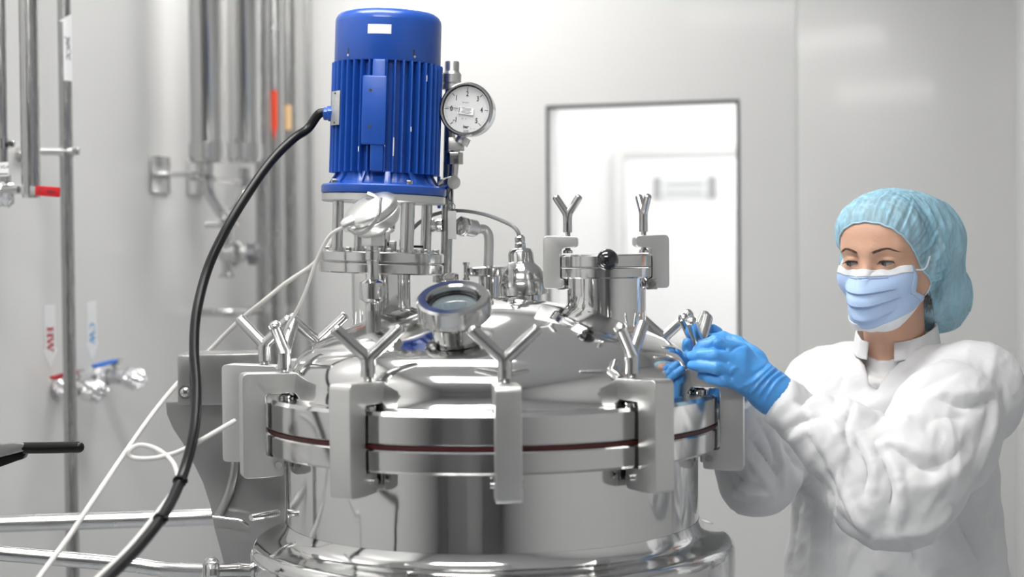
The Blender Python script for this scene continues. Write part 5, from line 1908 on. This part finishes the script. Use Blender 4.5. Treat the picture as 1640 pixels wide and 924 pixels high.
vt, qt = nets(coatsdf, (0.30, 2.24, 0.50), (0.95, 2.98, 1.46), 0.0043)
vt = relax(vt, qt, 2, 0.5)
folds = [
    # near sleeve
    ([(1368, 700), (1378, 725), (1388, 752), (1384, 790)], 7, -0.013), ([(1378, 698), (1392, 728), (1402, 760), (1400, 800)], 7, 0.009),
    ([(1400, 712), (1418, 748), (1428, 790), (1418, 832)], 7, -0.014), ([(1412, 712), (1434, 752), (1445, 800), (1440, 840)], 8, 0.009),
    ([(1412, 708), (1450, 728), (1480, 748), (1498, 750)], 7, -0.012), ([(1395, 716), (1435, 712), (1475, 728), (1505, 742)], 8, 0.009),
    ([(1502, 640), (1540, 650), (1570, 648), (1592, 640)], 8, -0.010), ([(1490, 628), (1535, 633), (1580, 628)], 12, 0.007),
    ([(1440, 780), (1500, 775), (1540, 745), (1565, 705)], 16, 0.008), ([(1460, 745), (1510, 745), (1545, 715)], 12, -0.006),
    ([(1408, 860), (1440, 855), (1490, 842), (1540, 810)], 9, 0.008),
    ([(1595, 630), (1590, 680), (1568, 740), (1540, 790)], 6, 0.006), ([(1583, 640), (1576, 690), (1552, 745)], 9, -0.005),
    ([(1606, 620), (1608, 680), (1592, 740)], 6, -0.006),
    ([(1480, 690), (1500, 670), (1560, 672)], 10, -0.004), ([(1430, 690), (1480, 650), (1540, 600)], 12, 0.004),
    # forearm
    ([(1290, 630), (1312, 700), (1345, 765), (1380, 845)], 4, 0.005), ([(1283, 650), (1304, 715), (1336, 775), (1366, 832)], 5, -0.006),
    ([(1240, 680), (1262, 720), (1282, 752)], 7, -0.012), ([(1225, 668), (1250, 700), (1276, 735)], 6, 0.007),
    ([(1255, 690), (1285, 675), (1320, 668)], 6, -0.006), ([(1262, 712), (1290, 690), (1300, 700)], 6, 0.006),
    ([(1270, 760), (1292, 790), (1330, 812)], 11, 0.009), ([(1300, 748), (1318, 778), (1342, 800)], 9, -0.008),
    ([(1330, 665), (1345, 700), (1370, 760)], 9, 0.007), ([(1320, 650), (1352, 690), (1362, 740)], 6, -0.006),
    ([(1335, 800), (1352, 835), (1385, 860)], 8, -0.007), ([(1350, 790), (1372, 830), (1400, 858)], 7, 0.007),
    ([(1268, 640), (1292, 652), (1310, 672)], 5, -0.005),
    # chest
    ([(1352, 600), (1340, 630), (1332, 665)], 6, -0.004), ([(1365, 648), (1356, 680), (1352, 720)], 5, -0.006),
    ([(1372, 660), (1420, 640), (1480, 600), (1540, 570)], 13, 0.006), ([(1385, 690), (1430, 655), (1500, 610), (1560, 590)], 9, -0.006),
    ([(1370, 625), (1420, 605), (1480, 575)], 9, -0.004), ([(1300, 560), (1290, 600), (1300, 650)], 12, -0.006),
    ([(1325, 560), (1318, 600), (1322, 640)], 11, 0.004),
    ([(1352, 720), (1346, 780), (1342, 840), (1342, 920)], 5, 0.005), ([(1338, 800), (1330, 850), (1328, 920)], 5, -0.005),
    # lower body
    ([(1368, 870), (1362, 895), (1355, 923)], 5, 0.006), ([(1520, 800), (1545, 850), (1570, 910)], 11, -0.011), ([(1545, 790), (1575, 850), (1592, 910)], 10, 0.008),
    ([(1480, 850), (1500, 890), (1520, 930)], 13, 0.008), ([(1450, 860), (1465, 900), (1478, 930)], 12, -0.008), ([(1400, 870), (1410, 910), (1415, 930)], 12, 0.006),
    ([(1285, 790), (1275, 840), (1268, 920)], 9, -0.006), ([(1300, 830), (1305, 870), (1300, 920)], 9, 0.006),
    # far sleeve
    ([(1198, 700), (1222, 730), (1246, 768)], 5, -0.008), ([(1190, 720), (1214, 752), (1238, 790)], 6, 0.007), ([(1160, 742), (1185, 768), (1220, 782)], 6, -0.008),
    ([(1168, 762), (1195, 788), (1235, 795)], 6, 0.006), ([(1232, 690), (1248, 730), (1255, 780)], 6, 0.006), ([(1210, 670), (1235, 715), (1240, 750)], 6, -0.006),
    ([(1165, 790), (1190, 806), (1230, 812)], 6, -0.005),
]
vt = creases(vt, qt, folds)
nn = vnormals(vt, qt)
u_ = (vt[:, 0] * 0.6 + vt[:, 2] * 0.8)
w_ = (vt[:, 0] * 0.8 - vt[:, 2] * 0.6)
pp_ = np.stack([u_, vt[:, 1], w_], 1)
a1_ = 1 - 2 * np.abs(nz(pp_, (9, 9, 26), 5))
a2_ = 1 - 2 * np.abs(nz(pp_, (24, 24, 50), 6))
vt = vt + nn * (0.0035 * a1_ + 0.0016 * a2_)[:, None]
vt = relax(vt, qt, 1, 0.25)
coat = npobj('coat', vt, qt, M['cloth'], per)
# collar: a standing band round the neck, open at the front
A_ = np.zeros((9, 90, 3))
for i in range(90):
    f0 = R(20 + 322 * i / 89)      # from just right of her front, round the back, to her left front
    for j in range(9):
        t = j / 8
        bk = (1 - math.cos(f0)) / 2
        zt_ = 1.357 + 0.036 * bk + t * (0.031 + 0.008 * bk)
        rl, rf = 0.0725 - 0.007 * t, 0.070 - 0.0055 * t
        wob = 0.0016 * math.sin(i * 0.5) * t + 0.0012 * math.sin(i * 0.21 + 1)
        l_, f_ = (rl + wob) * math.sin(f0), (rf + wob) * math.cos(f0) - 0.002
        if i < 6 or i > 84:
            f_ += 0.003
        P_ = NB + brt * l_ + bf * f_
        A_[j, i] = (P_.x, P_.y, zt_)
v, q = patch(A_)
cl = npobj('collar', v, q, M['cloth'], coat)
so = cl.modifiers.new('thickness', 'SOLIDIFY')
so.thickness = 0.004
so.offset = 0
sb_ = cl.modifiers.new('round', 'SUBSURF')
sb_.levels = sb_.render_levels = 1
# placket edge, running down from the V
pts = []
for a in ((1420, 580), (1402, 592), (1382, 608), (1368, 628), (1357, 648)):
    pts.append(a)
# vest showing in the V
vm = HM.to_3x3()
def vestsdf(p):
    wz = HC.z + vm[2][0] * p[0] + vm[2][1] * p[1] + vm[2][2] * p[2]
    return smax(bodysdf(p) - 0.0035, np.maximum(wz - 1.358 - 1.2 * (p[0] - nb.x) ** 2 * 6, 1.24 - wz), 0.003)
vs_, qv = nets(vestsdf, (-0.13, -0.11, -0.33), (0.13, 0.13, -0.14), 0.004)
npobj('vest', tow(relax(vs_, qv, 1)), qv, M['vest'], per)
# trousers and clogs, below the frame
for s in (-1, 1):
    hp_ = Vector((tc_.x, tc_.y, 0.62)) + brt * 0.09 * s
    obj('trouser_leg', G().tube([hp_, hp_ + UP * -0.2 + bf * 0.005, Vector((hp_.x, hp_.y, 0.09))], lambda t: 0.085 - 0.025 * t, 20, 4), M['trouser'], per)
    ft = Vector((hp_.x, hp_.y, 0)) + bf * 0.04
    m_ = basis(ft, brt, bf)
    v, q = nets(lambda p: smax(smin(ell(p, (0, 0.045, 0.03), (0.047, 0.09, 0.045)), ell(p, (0, -0.05, 0.04), (0.036, 0.05, 0.055)), 0.03), 0.001 - p[2], 0.004), (-0.06, -0.12, -0.01), (0.06, 0.15, 0.11), 0.006)
    npobj('clog', v @ np.array(m_.to_3x3()).T + np.array(m_.translation), q, M['shoe'], per)


# ---- gloved hands --------------------------------------------------------------
def hand(name, parent, fingers, palm, wrist, lo, hi, h=0.0019, folds_=(), lab=None):
    def fn(p):
        d = None
        for (a, b, ra, rb) in palm:
            e = cone(p, a, b, ra, rb)
            d = e if d is None else smin(d, e, 0.016)
        for pts, rs in fingers:
            e = chainsdf(p, pts, rs, 0.003)
            # blend at the knuckle, separate further out
            dk = np.sqrt((p[0] - pts[0].x) ** 2 + (p[1] - pts[0].y) ** 2 + (p[2] - pts[0].z) ** 2)
            kk = np.where(dk < 0.028, 0.011, 0.0022)
            hh = np.maximum(kk - np.abs(d - e), 0) / kk
            d = np.minimum(d, e) - hh * hh * kk * 0.25
        e = chainsdf(p, wrist[0], wrist[1], 0.01)
        d = smin(d, e, 0.02)
        a, b = wrist[0][-1], wrist[0][-2]
        n_ = (a - b).normalized()
        dd = (p[0] - a.x) * n_.x + (p[1] - a.y) * n_.y + (p[2] - a.z) * n_.z
        return np.maximum(d, dd)
    v, q = nets(fn, lo, hi, h)
    v = relax(v, q, 1, 0.35)
    if folds_:
        v = creases(v, q, folds_)
    n = vnormals(v, q)
    v = v + n * (0.0007 * (1 - 2 * np.abs(nz(v, (60, 60, 60), 8))))[:, None]
    return npobj(name, v, q, M['glove'], parent, label=lab)


P3_ = lambda x, y, Y: at(x, y, Y)
fing = [
    ([P3_(1186, 563, 2.405), P3_(1146, 549, 2.388), P3_(1126, 554, 2.392), P3_(1117, 561, 2.402)], [0.0125, 0.0108, 0.0095, 0.0078]),
    ([P3_(1182, 578, 2.392), P3_(1143, 569, 2.376), P3_(1121, 569, 2.386), P3_(1107, 570, 2.402)], [0.0125, 0.0100, 0.0088, 0.0068]),
    ([P3_(1182, 596, 2.388), P3_(1146, 588, 2.372), P3_(1122, 586, 2.382), P3_(1108, 585, 2.398)], [0.0125, 0.0100, 0.0088, 0.0070]),
    ([P3_(1190, 614, 2.392), P3_(1158, 609, 2.378), P3_(1137, 605, 2.388), P3_(1124, 601, 2.400)], [0.0120, 0.0092, 0.0082, 0.0066]),
    ([P3_(1212, 575, 2.43), P3_(1180, 550, 2.455), P3_(1158, 541, 2.462), P3_(1140, 543, 2.455)], [0.0150, 0.0118, 0.0100, 0.0085]),
]
palm = [(P3_(1226, 618, 2.415), P3_(1186, 566, 2.407), 0.0180, 0.0130), (P3_(1228, 622, 2.412), P3_(1183, 584, 2.397), 0.0185, 0.0135),
        (P3_(1229, 628, 2.412), P3_(1184, 602, 2.393), 0.0185, 0.0130), (P3_(1228, 632, 2.414), P3_(1192, 616, 2.397), 0.0170, 0.0120),
        (P3_(1225, 608, 2.425), P3_(1200, 572, 2.428), 0.0150, 0.0140)]
gfolds = [([(1262, 600), (1243, 612), (1226, 640), (1222, 652)], 2.6, 0.0035), ([(1255, 592), (1235, 606), (1216, 632), (1212, 645)], 2.6, 0.003), ([(1247, 586), (1229, 600), (1208, 622), (1200, 634)], 2.8, 0.0035),
          ([(1250, 590), (1232, 603), (1212, 628)], 2.2, -0.0025), ([(1239, 583), (1226, 594), (1204, 612), (1180, 622)], 2.5, 0.003), ([(1258, 597), (1240, 610), (1222, 638)], 2.2, -0.0025),
          ([(1232, 580), (1221, 590), (1200, 606)], 2.4, -0.002),
          ([(1182, 588), (1172, 592), (1170, 602)], 2.5, 0.0018), ([(1150, 540), (1140, 552), (1152, 560)], 2.5, -0.0016), ([(1195, 552), (1180, 556), (1168, 566)], 2.5, -0.0022)]
wr = ([P3_(1222, 614, 2.415), P3_(1240, 630, 2.415), P3_(1252, 640, 2.415)], [0.026, 0.0300, 0.0325])
bb = [p for f in fing for p in f[0]] + wr[0]
lo = [min(p[i] for p in bb) - 0.045 for i in range(3)]
hi = [max(p[i] for p in bb) + 0.045 for i in range(3)]
hand('glove', per, fing, palm, wr, lo, hi, 0.0018, gfolds)
fing = [
    ([P3_(1136, 556, 2.530), P3_(1114, 542, 2.512), P3_(1107, 530, 2.500), P3_(1107, 521, 2.494)], [0.0118, 0.0100, 0.0088, 0.0070]),
    ([P3_(1132, 570, 2.532), P3_(1110, 562, 2.512), P3_(1101, 556, 2.498), P3_(1100, 548, 2.489)], [0.0118, 0.0100, 0.0088, 0.0070]),
    ([P3_(1132, 585, 2.532), P3_(1112, 581, 2.514), P3_(1103, 575, 2.500), P3_(1102, 568, 2.491)], [0.0118, 0.0100, 0.0088, 0.0070]),
    ([P3_(1138, 600, 2.532), P3_(1120, 598, 2.516), P3_(1111, 592, 2.504), P3_(1109, 586, 2.496)], [0.0110, 0.0092, 0.0080, 0.0065]),
    ([P3_(1168, 575, 2.525), P3_(1156, 548, 2.505), P3_(1148, 534, 2.490), P3_(1142, 527, 2.482)], [0.0140, 0.0115, 0.0100, 0.0082]),
]
palm = [(P3_(1172, 612, 2.535), P3_(1138, 560, 2.535), 0.016, 0.012), (P3_(1172, 615, 2.537), P3_(1135, 576, 2.537), 0.016, 0.0125),
        (P3_(1172, 620, 2.537), P3_(1136, 592, 2.536), 0.016, 0.012), (P3_(1172, 608, 2.532), P3_(1166, 580, 2.528), 0.016, 0.014)]
wr = ([P3_(1170, 612, 2.535), P3_(1174, 628, 2.533), P3_(1177, 642, 2.53)], [0.024, 0.0270, 0.030])
bb = [p for f in fing for p in f[0]] + wr[0]
lo = [min(p[i] for p in bb) - 0.04 for i in range(3)]
hi = [max(p[i] for p in bb) + 0.04 for i in range(3)]
hand('glove', per, fing, palm, wr, lo, hi, 0.0024)
